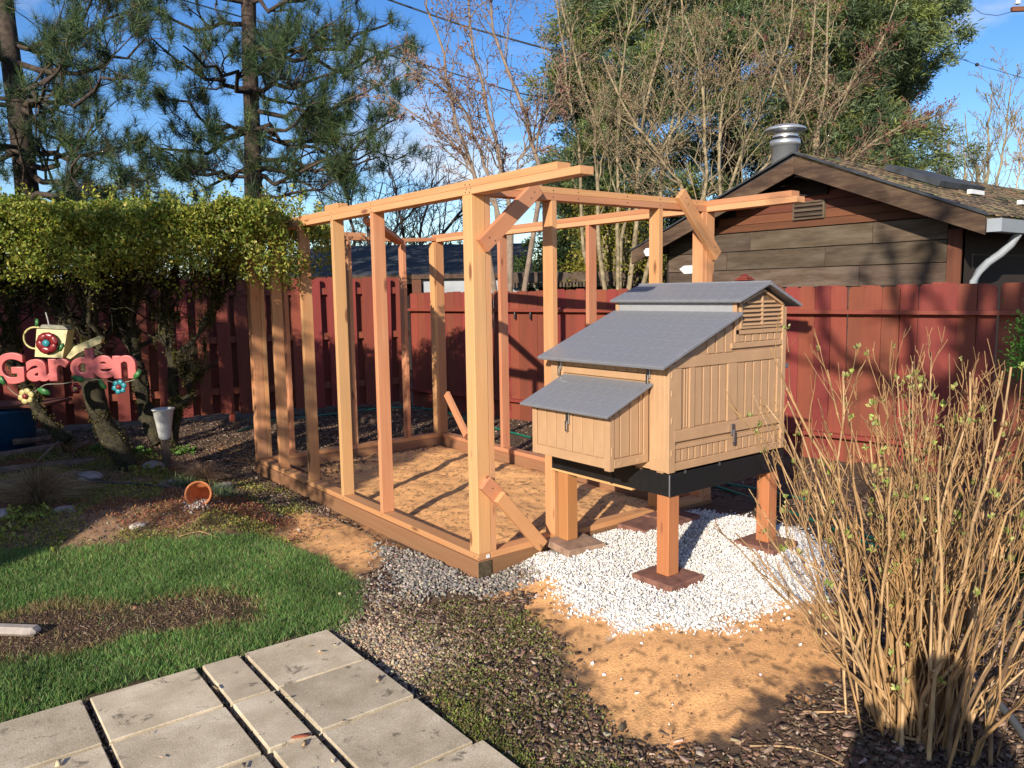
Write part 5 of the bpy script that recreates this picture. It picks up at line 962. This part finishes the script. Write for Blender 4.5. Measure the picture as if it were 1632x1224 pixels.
bedF = [(-.9, 5.5), (.1, 5.35), (.6, 5.25), (1.2, 5.02), (1.6, 4.85), (2.0, 4.9), (2.35, 5.2), (2.4, 6.4), (2.0, 7.6), (1.6, 9.0), (-.5, 10), (-1, 8)]
def vis(p): return p[:, 1]*.793+p[:, 0]*.609 < 8.6
c = scatter(bedF, 100000, .1, lambda p: vis(p) & (sdist(p[:, 0], p[:, 1], LAWN) < -.01)); tone = fbm(c[:, 0]*3.5+8, c[:, 1]*3.5, 4); c = c[rng.random(len(c)) < np.clip((tone-.36)*5, .1, 1)]; n = len(c); zone = fbm(c[:, 0]*1.7, c[:, 1]*1.7+5, 3)[:, None]; c[:, 2] += rng.random(n)*.03
col = np.where(zone > .54, mixcol([(.34, .12, .075), (.25, .11, .065), (.30, .20, .07)], n), mixcol([(.25, .27, .05), (.18, .19, .055), (.32, .25, .07)], n)); V, F, cc = leaves(c, nrm(rng.normal(size=(n, 3))+np.array([0, 0, .8])), rng.uniform(.010, .024, n), rng.uniform(.006, .013, n), col, .1)
stuff('sedum_cover', (V, F, cc), LEAFM, 'patchy red and yellow-green sedum and moss covering the planting bed', 'ground cover')
c = scatter(bedF, 4000, .1, vis); n = len(c); stuff('bed_grit', stones(c+np.array([0, 0, .004]), rng.uniform(.004, .012, n), mixcol([(.10, .07, .05), (.22, .18, .14), (.32, .28, .24)], n, [.6, .28, .12])), STONEM, 'small stones and crumbs scattered over the planting bed', 'grit')
# pale sedum rosettes, ivy at the trunks
def clump(name, label, px, py, z, npl, spread, L_, W_, cols, cat='plant', up=.8, grp=None):
    b = G(px, py, z); t = None; C = b+rng.normal(size=(npl, 3))*np.array([spread, spread, spread*.25]); C[:, 2] = hgt(C[:, 0], C[:, 1])+np.abs(rng.normal(size=npl))*spread*.35; per = 9; n = npl*per
    CC = np.repeat(C, per, 0); D = nrm(rng.normal(size=(n, 3))+np.array([0, 0, up])); V, F, cc = leaves(CC, D, rng.uniform(.7, 1.3, n)*L_, W_, mixcol(cols, n), .2); V = V-b; o = mk(name, npmesh(name, V, F, cc), LEAFM); o.location = tuple(b); tag(o, label, cat, grp)
YG = [(.34, .36, .07), (.24, .30, .05), (.40, .34, .12)]; GR = [(.10, .20, .04), (.14, .26, .05)]
clump('sedum_plant', 'pale yellow-green sedum at the left edge of the bed', 15, 845, .12, 22, .06, .03, .016, YG); clump('sedum_plant', 'largest yellow sedum rosettes in front of the dry grass tuft', 50, 832, .12, 42, .09, .032, .018, YG); clump('sedum_plant', 'small sedum rosette right of the dry grass tuft', 90, 848, .12, 12, .04, .03, .016, YG)
clump('leafy_plant', 'bright leafy plant at the foot of the thick leaning trunk', 165, 715, .16, 60, .09, .035, .02, GR); clump('leafy_plant', 'green leafy plant between the two trunk bases', 215, 710, .17, 60, .09, .035, .02, GR); clump('leafy_plant', 'small leafy plant right of the white planter', 290, 700, .15, 40, .08, .035, .02, GR); clump('leafy_plant', 'yellow-green creeping plant right of the thick trunk base', 240, 752, .16, 70, .10, .03, .018, [(.20, .24, .05), (.28, .22, .06)])
clump('fescue_tuft', 'small grey-green tuft behind the terracotta pot', 352, 778, .14, 60, .06, .09, .004, [(.12, .17, .09), (.16, .20, .10)], up=1.2); clump('fescue_tuft', 'grey-green tuft left of the pot behind the hose', 295, 772, .15, 50, .06, .07, .004, [(.12, .17, .08), (.18, .20, .10)], up=1.2)
def tuft(label, px, py, z, n, R_, L_, cols):
    b = G(px, py, z); th = rng.uniform(0, 2*np.pi, n); el = rng.uniform(.15, 1.0, n); K = 6; s = np.linspace(0, 1, K); Lh = L_*rng.uniform(.6, 1.2, n); ho = np.cos(el*1.45)*Lh; ve = np.sin(el*1.45)*Lh
    P = np.zeros((n, K, 3)); P[..., 0] = (np.cos(th)*R_*rng.random(n))[:, None]+np.cos(th)[:, None]*ho[:, None]*s**1.2; P[..., 1] = (np.sin(th)*R_*rng.random(n))[:, None]+np.sin(th)[:, None]*ho[:, None]*s**1.2; P[..., 2] = ve[:, None]*(s-.55*s**2.4)*1.2; P += rng.normal(size=(n, K, 3))*.006*s[None, :, None]
    V, F = tubes(P, np.full((n, K), .0016)*np.linspace(1, .4, K)[None], 3); o = mk('grass_tuft', npmesh('grass_tuft', V, F, np.repeat(mixcol(cols, n), K*3, 0)), LEAFM); o.location = tuple(gpt(b[0], b[1])); tag(o, label, 'grass tuft')
tuft('big drooping dry grass tuft at the left of the bed', 60, 800, .15, 1100, .05, .42, [(.42, .29, .16), (.30, .20, .10), (.52, .40, .24)])
tuft('smaller dry grass tuft beside the right shrub trunks', 322, 748, .15, 600, .04, .26, [(.36, .24, .16), (.26, .17, .11)])
tuft('tiny dry grass tuft by the white planter', 300, 735, .15, 200, .03, .18, [(.36, .24, .16)])

# ------------------------------------------------------------------ small things in the bed
def rock(label, px, py, z, sx, sy, sz, m=ROCK, g='stones in the planting bed'):
    b = G(px, py, z); bm = bmesh.new(); bmesh.ops.create_icosphere(bm, subdivisions=3, radius=1); sd = random.uniform(0, 50)
    for v in bm.verts:
        c_ = v.co; f_ = 1+.22*(vnoise(np.array([c_.x*1.7+sd]), np.array([c_.y*1.7+c_.z*1.3+sd]))[0]-.5)*2; v.co = Vector((c_.x*sx*f_, c_.y*sy*f_, c_.z*sz*f_))
    me = bpy.data.meshes.new('rock'); bm.to_mesh(me); bm.free(); me.shade_smooth(); o = mk('rock', me, m); o.location = tuple(gpt(b[0], b[1], sz*.25)); o.rotation_euler.z = random.uniform(0, 6); tag(o, label, 'stone', g)
rock('grey rounded stone between the trunk bases', 242, 737, .17, .10, .08, .06); rock('flat purplish stone left of the thick trunk base', 143, 760, .17, .14, .09, .04); rock('angular stone right of the hose', 268, 768, .16, .08, .06, .04)
rock('small oval pale stone at the lawn edge', 221, 848, .05, .055, .035, .022, plain('pale_stone', (.42, .36, .31), .85, noise=.15)); rock('rough brown stone beside the dry grass tuft', 103, 820, .12, .08, .06, .035); rock('pale stone at the far left of the bed', 3, 835, .12, .07, .06, .05); rock('small flat stone right of the trunk base', 270, 745, .16, .035, .03, .015, plain('pale_stone_b', (.4, .38, .35), .85))
rock('flat grey stone near the run corner', 355, 757, .13, .10, .06, .025)
# terracotta pot on its side
pb = gpt(*G(322, 805, .12)[:2], .075); tdir = Vector((-.45, -.80, .25)).normalized(); q = tdir.to_track_quat('Z', 'Y').to_matrix().to_4x4()
pot = thing('terracotta_pot', 'terracotta pot lying on its side spilling small pebbles', 'pot', tuple(pb)); lathe('pot_body', [(0, -.13), (.055, -.13), (.08, .06), (.092, .062), (.094, .095), (.084, .095), (.082, .062), (.072, .055), (.05, -.11), (0, -.11)], 24, TERRA, pot, Matrix.Translation(pb) @ q)
n = 240; c = np.array(pb)+np.array(tdir)*rng.uniform(-.06, .20, (n, 1))+rng.normal(size=(n, 3))*np.array([.04, .04, .0]); c[:, 2] = hgt(c[:, 0], c[:, 1])+rng.random(n)*.02+.01; stuff('spilled_pebbles', stones(c, rng.uniform(.006, .013, n), mixcol([(.42, .38, .34), (.25, .2, .17), (.5, .46, .42)], n)), STONEM, 'pale pebbles spilling out of the tipped terracotta pot', 'pebbles')
# white planter on a post
wb = A(263, 700, 7.1); wp = thing('white_planter', 'white conical planter standing between the mossy trunks', 'planter', (wb[0], wb[1], .1)); ztop = A(263, 650, 7.1)[2]; zb_ = A(263, 700, 7.1)[2]
lathe('planter_cone', [(.035, zb_), (.05, zb_+.02), (.088, ztop-.015), (.10, ztop-.01), (.10, ztop), (.088, ztop), (.04, zb_+.04), (0, zb_+.04)], 20, WHITE, wp, Matrix.Translation((wb[0], wb[1], 0))); box('planter_post', wb[0]-.03, wb[0]+.03, wb[1]-.03, wb[1]+.03, .08, zb_-.001, WEATH, wp)
# blue tub with red-brown lid
tb = A(15, 672, 8.4); bt = thing('blue_barrel', 'blue barrel with a red-brown board on top at the left edge', 'barrel', (tb[0], tb[1], 0)); zt = A(30, 648, 8.4)[2]
lathe('barrel', [(0, 0), (.29, 0), (.36, zt-.05), (.37, zt-.04), (.37, zt-.002), (0, zt-.002)], 28, BLUE, bt, Matrix.Translation((tb[0]-.08, tb[1]+.05, 0))); beam('lid_board', (tb[0]-.6, tb[1]+.35, zt+.015), (tb[0]+.42, tb[1]-.38, zt+.05), .55, .03, REDBR, bt)
# logs
for lab, pts, r in (('thickest weathered log lying left of the shrub', [(-80, 742), (40, 722), (95, 712)], .055), ('middle log of the pile left of the shrub', [(-80, 762), (60, 745), (150, 736)], .05), ('nearest log of the pile beside the dry grass', [(-80, 782), (50, 770), (130, 757)], .05), ('short log at the back of the pile', [(20, 705), (70, 700), (110, 690)], .035)):
    P = [G(x, y, .17) for x, y in pts]; o = tube('log', P, r, LOGB, None, 10, 16, r*.8); tag(o, lab, 'log', 'logs lying left of the shrub')
o = tube('fallen_limb', [G(x, y, z) for x, y, z in ((140, 705, .22), (105, 722, .2), (95, 700, .4), (60, 735, .22))], .025, LOGB, None, 6, 14, .01); tag(o, 'crooked fallen branch on top of the logs', 'branch')
# hoses
o = tube('drip_hose', [(lambda q: gpt(q[0], q[1], .03))(G(x, y, .14)) for x, y in ((122, 768), (150, 772), (185, 778), (220, 782), (260, 784), (300, 782), (330, 778))], .008, HOSEB, None, 7, 30); tag(o, 'black drip hose curving across the planting bed', 'hose')
o = tube('garden_hose', [gpt(*G(x, y)[:2], .02) for x, y in ((380, 690), (430, 672), (500, 665), (580, 655), (640, 650), (700, 655), (770, 680), (860, 705), (960, 730), (1080, 760), (1180, 790), (1290, 830), (1380, 870), (1460, 895), (1530, 905), (1600, 925), (1680, 960))], .011, HOSEG, None, 7, 120); tag(o, 'dark green garden hose lying along the fence behind the run', 'hose')
o = tube('garden_hose', [gpt(*G(x, y)[:2], .02) for x, y in ((1130, 770), (1220, 785), (1290, 800), (1360, 850), (1440, 880), (1520, 905), (1570, 915))], .010, HOSEG, None, 7, 60); tag(o, 'second loop of green hose behind the bare shrub', 'hose')
# wood piece in lawn, debris
a = gpt(*G(62, 1012)[:2], .025); b = gpt(*G(-160, 1005)[:2], .03); o = beam('wood_stake', a, b, .075, .045, plain('grey_weathered_wood', (.36, .31, .27), .9, noise=.2, ns=20, b_=.3), None, bev=.018); tag(o, 'grey rounded wooden stake lying in the lawn at the left edge', 'stake')
for lab, pts, r in (('thin curved pale twig on the mulch at the bottom right', [(1195, 1196), (1250, 1197), (1300, 1205), (1345, 1226)], .004), ('straight brown twig across the mulch under the shrub', [(1280, 1142), (1330, 1140), (1375, 1138)], .005), ('bent twig under the shaded side of the shrub', [(1440, 1180), (1500, 1190), (1545, 1205)], .006), ('pale twig at the lawn edge near the bed', [(285, 868), (320, 862), (352, 868)], .004)):
    o = tube('twig', [gpt(*G(x, y)[:2], .012) for x, y in pts], r, STEMW, None, 5, 12, r*.5); tag(o, lab, 'twig')
lp = G(480, 1176, .034); me = npmesh('leaf', ICOV*np.array([.042, .016, .004]), ICOF, smooth=True); o = mk('dry_leaf', me, plain('rust_leaf', (.30, .085, .04), .8, noise=.4, ns=30)); o.location = (lp[0], lp[1], .042); o.rotation_euler.z = rad(-20); tag(o, 'dry rust-red leaf lying on the paving joint', 'leaf')
clump('weed_sprig', 'small green weed growing on the middle paving slab', 374, 1168, .03, 14, .012, .018, .006, GR); clump('weed_sprig', 'tiny green weed on the slab near the moss', 657, 1142, .03, 8, .008, .014, .006, GR)
# edging blocks at right
for lab, (xa, ya, xb, yb_), h, wd, m in (('mossy dark stone block edging behind the bare shrub', (1480, 965, 1640, 1010), .10, .12, BLOCKM), ('pale concrete edging strip right of the bare shrub', (1470, 1000, 1720, 1062), .05, .07, CONC2)):
    a, b = G(xa, ya), G(xb, yb_); o = beam('edging_block', (a[0], a[1], h/2-.01), (b[0], b[1], h/2-.01), wd, h, m, bev=.01); tag(o, lab, 'edging')
o = tube('bed_edging', [gpt(*G(x, y)[:2], .02) for x, y in ((1480, 1030), (1530, 1065), (1570, 1105), (1610, 1150), (1660, 1220), (1700, 1300))], .014, plain('grey_plastic_edging', (.10, .11, .12), .6), None, 7, 40); tag(o, 'curved dark plastic bed edging at the right bottom corner', 'edging')

# ------------------------------------------------------------------ cables
def cable(lab, pts, dep, r=.014, sag=0): o = tube('cable', [A(x, y, dep) for x, y in pts], r, WIRE, None, 5, 40); tag(o, lab, 'cable', 'overhead cables')
cable('upper black overhead cable crossing the sky above the run', [(540, -30), (620, 0), (740, 42), (860, 75), (930, 93), (1100, 130)], 16, .020); cable('lower thin overhead cable running from the pine to the conifer', [(200, -30), (290, 0), (430, 40), (560, 72), (700, 110), (830, 150), (900, 162)], 15, .014)
cable('thin cable in the pale sky at the right edge', [(1430, 60), (1490, 80), (1557, 103), (1640, 127)], 18, .006)
o = mk('cable_bead', npmesh('cable_bead', ICOV*.045+A(1557, 103, 18), ICOF, smooth=True), WIRE); tag(o, 'dark bead on the thin cable at the right', 'cable bead')
up_ = thing('utility_pole', 'brown crossarm of a utility pole in the top right corner', 'utility pole', tuple(A(1680, 470, 22)*np.array([1, 1, 0]))); p = A(1680, 470, 22); tube('pole', [(p[0], p[1], 0), (p[0], p[1], 11)], .15, BARKG, up_, 10, 6); beam('crossarm', A(1612, 15, 22), A(1760, 10, 22), .1, .12, REDBR, up_); lathe('insulator', [(.05, 0), (.09, .03), (.05, .06), (.07, .1), (0, .12)], 10, WHITE, up_, Matrix.Translation(A(1622, 7, 22)))
cable('short slack cable at the top right corner', [(1540, 5), (1565, 22), (1590, 25), (1615, 18)], 22, .008)

# ------------------------------------------------------------------ off-frame shadow casters: block and evergreens added for shade, bare tree, photographer
sblock = thing('shade_block', 'unseen low block added at the left to shade the bed', 'shade_block', (-4.2, 8, 0)); box('wall', -5.6, -3.25, 3.45, 13, 0, 2.33, WEATH, sblock, 0); box('roof', -5.8, -3.18, 3.3, 13.2, 2.331, 2.43, SLATE, sblock, 0)  # added block, never in view, sized so its shade covers the bed
def offtree(lab, x, y, H, r, seedv, n1=14, dens=1):
    global rng
    keep = rng; rng = np.random.default_rng(seedv); t = thing('unseen_tree', lab, 'tree', (x, y, 0)); st_ = []
    for k in range(5):
        th = rng.uniform(0, 6.28); st_.append(resample([(x, y, 0), (x, y, H*.22), (x+np.cos(th)*H*.14, y+np.sin(th)*H*.14, H*.6), (x+np.cos(th)*H*.25, y+np.sin(th)*H*.25, H)], 12))
    P = np.stack(st_); R = np.linspace(r, r*.25, 12)[None].repeat(5, 0); a1 = grow(P, R, n1, (.2, .4), .8, .25, 6, .5, .5, 1, .2, .02); a2 = grow(*a1, 6, (.3, .6), .7, .1, 5, .6, .2, 1, .2, .010); a3 = grow(*a2, 3*dens, (.3, .6), .7, .1, 4, .6, .2, 1, .2, .003)
    V, F = merge([tubes(P, R, 8), tubes(*a1, 5), tubes(*a2, 4), tubes(*a3, 3)]); mk('trunk', npmesh('trunk', V, F), BARKG, t); rng = keep
conifer('small unseen evergreen added to shade the left run studs', np.array([-3.75, 3.25, 0]), 4.6, 1.1, 420, [(.06, .10, .03)], None, .10, .05, 18, name='unseen_tree', shape=.35, z0=2.6, droop=.02)  # added unseen tree that keeps sun off the left studs
for i, (x, y, lab) in enumerate(((-3.7, 6.8, 'unseen evergreen added to shade the back fence'), (-3.6, 8.9, 'second unseen evergreen added to shade the back fence'))):  # added unseen trees, crowns set high to shade the back fence
    conifer(lab, np.array([x, y, 0]), 5.9, 1.35, 900, [(.06, .10, .03), (.09, .12, .03)], None, .12, .05, 26, name='unseen_tree', shape=.35, z0=3.1, droop=.02)
fn_ = np.array([-(gB-gA)[1], (gB-gA)[0], 0]); fn_ /= np.linalg.norm(fn_); Ld = np.array(ldir)
def onfence(px, py): d_ = ray(px, py); return CAM+d_*((np.array([gA[0], gA[1], 0])-CAM) @ fn_/(d_ @ fn_))
bt_ = thing('unseen_tree', 'large bare limbs of the yard tree behind the camera', 'tree', (-2.3, -3.1, 0))
def limb(pts, r0, r1_, back=11.0, shed=False):
    P = resample([(XP(x, y, SX) if shed else onfence(x, y))-Ld*back for x, y in pts], 14); P[1:-1] += rng.normal(size=(12, 3))*.025; R = np.linspace(r0, r1_, 14); a1 = grow(P[None], R[None], 7, (.12, .35), .7, .1, 6, .5, .1, 1, .25, .012); a2 = grow(*a1, 4, (.3, .6), .7, .1, 4, .6, .2, 1, .25, .007)
    V, F = merge([tubes(P[None], R[None], 8), tubes(*a1, 5), tubes(*a2, 4)]); mk('limb', npmesh('limb', V, F, smooth=True), BARKG, bt_); return P
p5 = limb([(1500, 1000), (1515, 800), (1521, 652), (1526, 603), (1539, 524), (1558, 450), (1590, 330)], .13, .07); limb([(1521, 640), (1457, 603), (1452, 558), (1435, 516), (1423, 457), (1400, 360)], .06, .03)
limb([(1521, 620), (1423, 615), (1368, 590), (1316, 541), (1309, 467), (1290, 390)], .045, .02); limb([(1400, 605), (1320, 585), (1255, 576), (1180, 560)], .03, .012); limb([(1440, 520), (1457, 470), (1490, 400), (1500, 300)], .04, .02); limb([(1500, 1000), (1560, 760), (1600, 600), (1640, 450), (1680, 300)], .12, .06); limb([(1545, 800), (1580, 600), (1590, 500), (1600, 420)], .09, .05)
limb([(1640, 640), (1560, 560), (1500, 510), (1470, 455)], .05, .02); limb([(1620, 520), (1650, 600), (1640, 760)], .10, .06)
limb([(1470, 470), (1478, 420), (1490, 370), (1480, 320)], .07, .03, 13.2, True); limb([(1440, 470), (1425, 420), (1405, 370), (1395, 330)], .04, .02, 13.2, True); limb([(1380, 470), (1375, 420), (1400, 390)], .035, .015, 13.2, True); limb([(1460, 400), (1520, 350), (1560, 330)], .04, .02, 13.2, True)
tr_ = resample([(-2.3, -3.1, 0), (-2.35, -3.0, 2.0), tuple(p5[0])], 10); V, F = tubes(tr_[None], np.linspace(.2, .14, 10)[None], 10); mk('trunk', npmesh('trunk', V, F, smooth=True), BARKG, bt_)
# the photographer (only the shadow reaches into view)
ph = thing('person', 'person in a dark jacket holding up a phone, standing behind the viewpoint', 'person', (-.16, -.50, 0))
def body():
    sk = bpy.data.meshes.new('body'); rt = Vector((_r0[0], _r0[1], 0)); fw = Vector((ff[0], ff[1], 0)); o_ = Vector((-.16, -.50, 0))
    def Q(a_, b_, z): return o_+rt*a_+fw*b_+Vector((0, 0, z))
    J = [(Q(0, 0, .92), .15), (Q(0, 0, 1.15), .15), (Q(0, 0, 1.36), .16), (Q(0, 0, 1.47), .06), (Q(0, .02, 1.60), .095), (Q(0, .02, 1.70), .085),
         (Q(.19, 0, 1.38), .065), (Q(.24, .14, 1.18), .048), (Q(.12, .22, 1.44), .034), (Q(-.19, 0, 1.38), .065), (Q(-.24, .14, 1.18), .048), (Q(-.12, .22, 1.44), .034),
         (Q(.10, 0, .86), .10), (Q(.11, .02, .48), .065), (Q(.12, -.02, .07), .045), (Q(.13, .12, .03), .035), (Q(-.10, 0, .86), .10), (Q(-.11, .02, .48), .065), (Q(-.12, -.02, .07), .045), (Q(-.13, .12, .03), .035)]
    E_ = [(0, 1), (1, 2), (2, 3), (3, 4), (4, 5), (2, 6), (6, 7), (7, 8), (2, 9), (9, 10), (10, 11), (0, 12), (12, 13), (13, 14), (14, 15), (0, 16), (16, 17), (17, 18), (18, 19)]
    sk.from_pydata([tuple(j[0]) for j in J], E_, []); o = bpy.data.objects.new('body', sk); COL.objects.link(o); o.modifiers.new('s', 'SKIN'); 
    for i, v in enumerate(sk.skin_vertices[0].data): v.radius = (J[i][1], J[i][1]); v.use_root = (i == 0)
    ss = o.modifiers.new('u', 'SUBSURF'); ss.levels = 2; ss.render_levels = 2; sk.materials.append(CLOTH); childof(o, ph)
body()
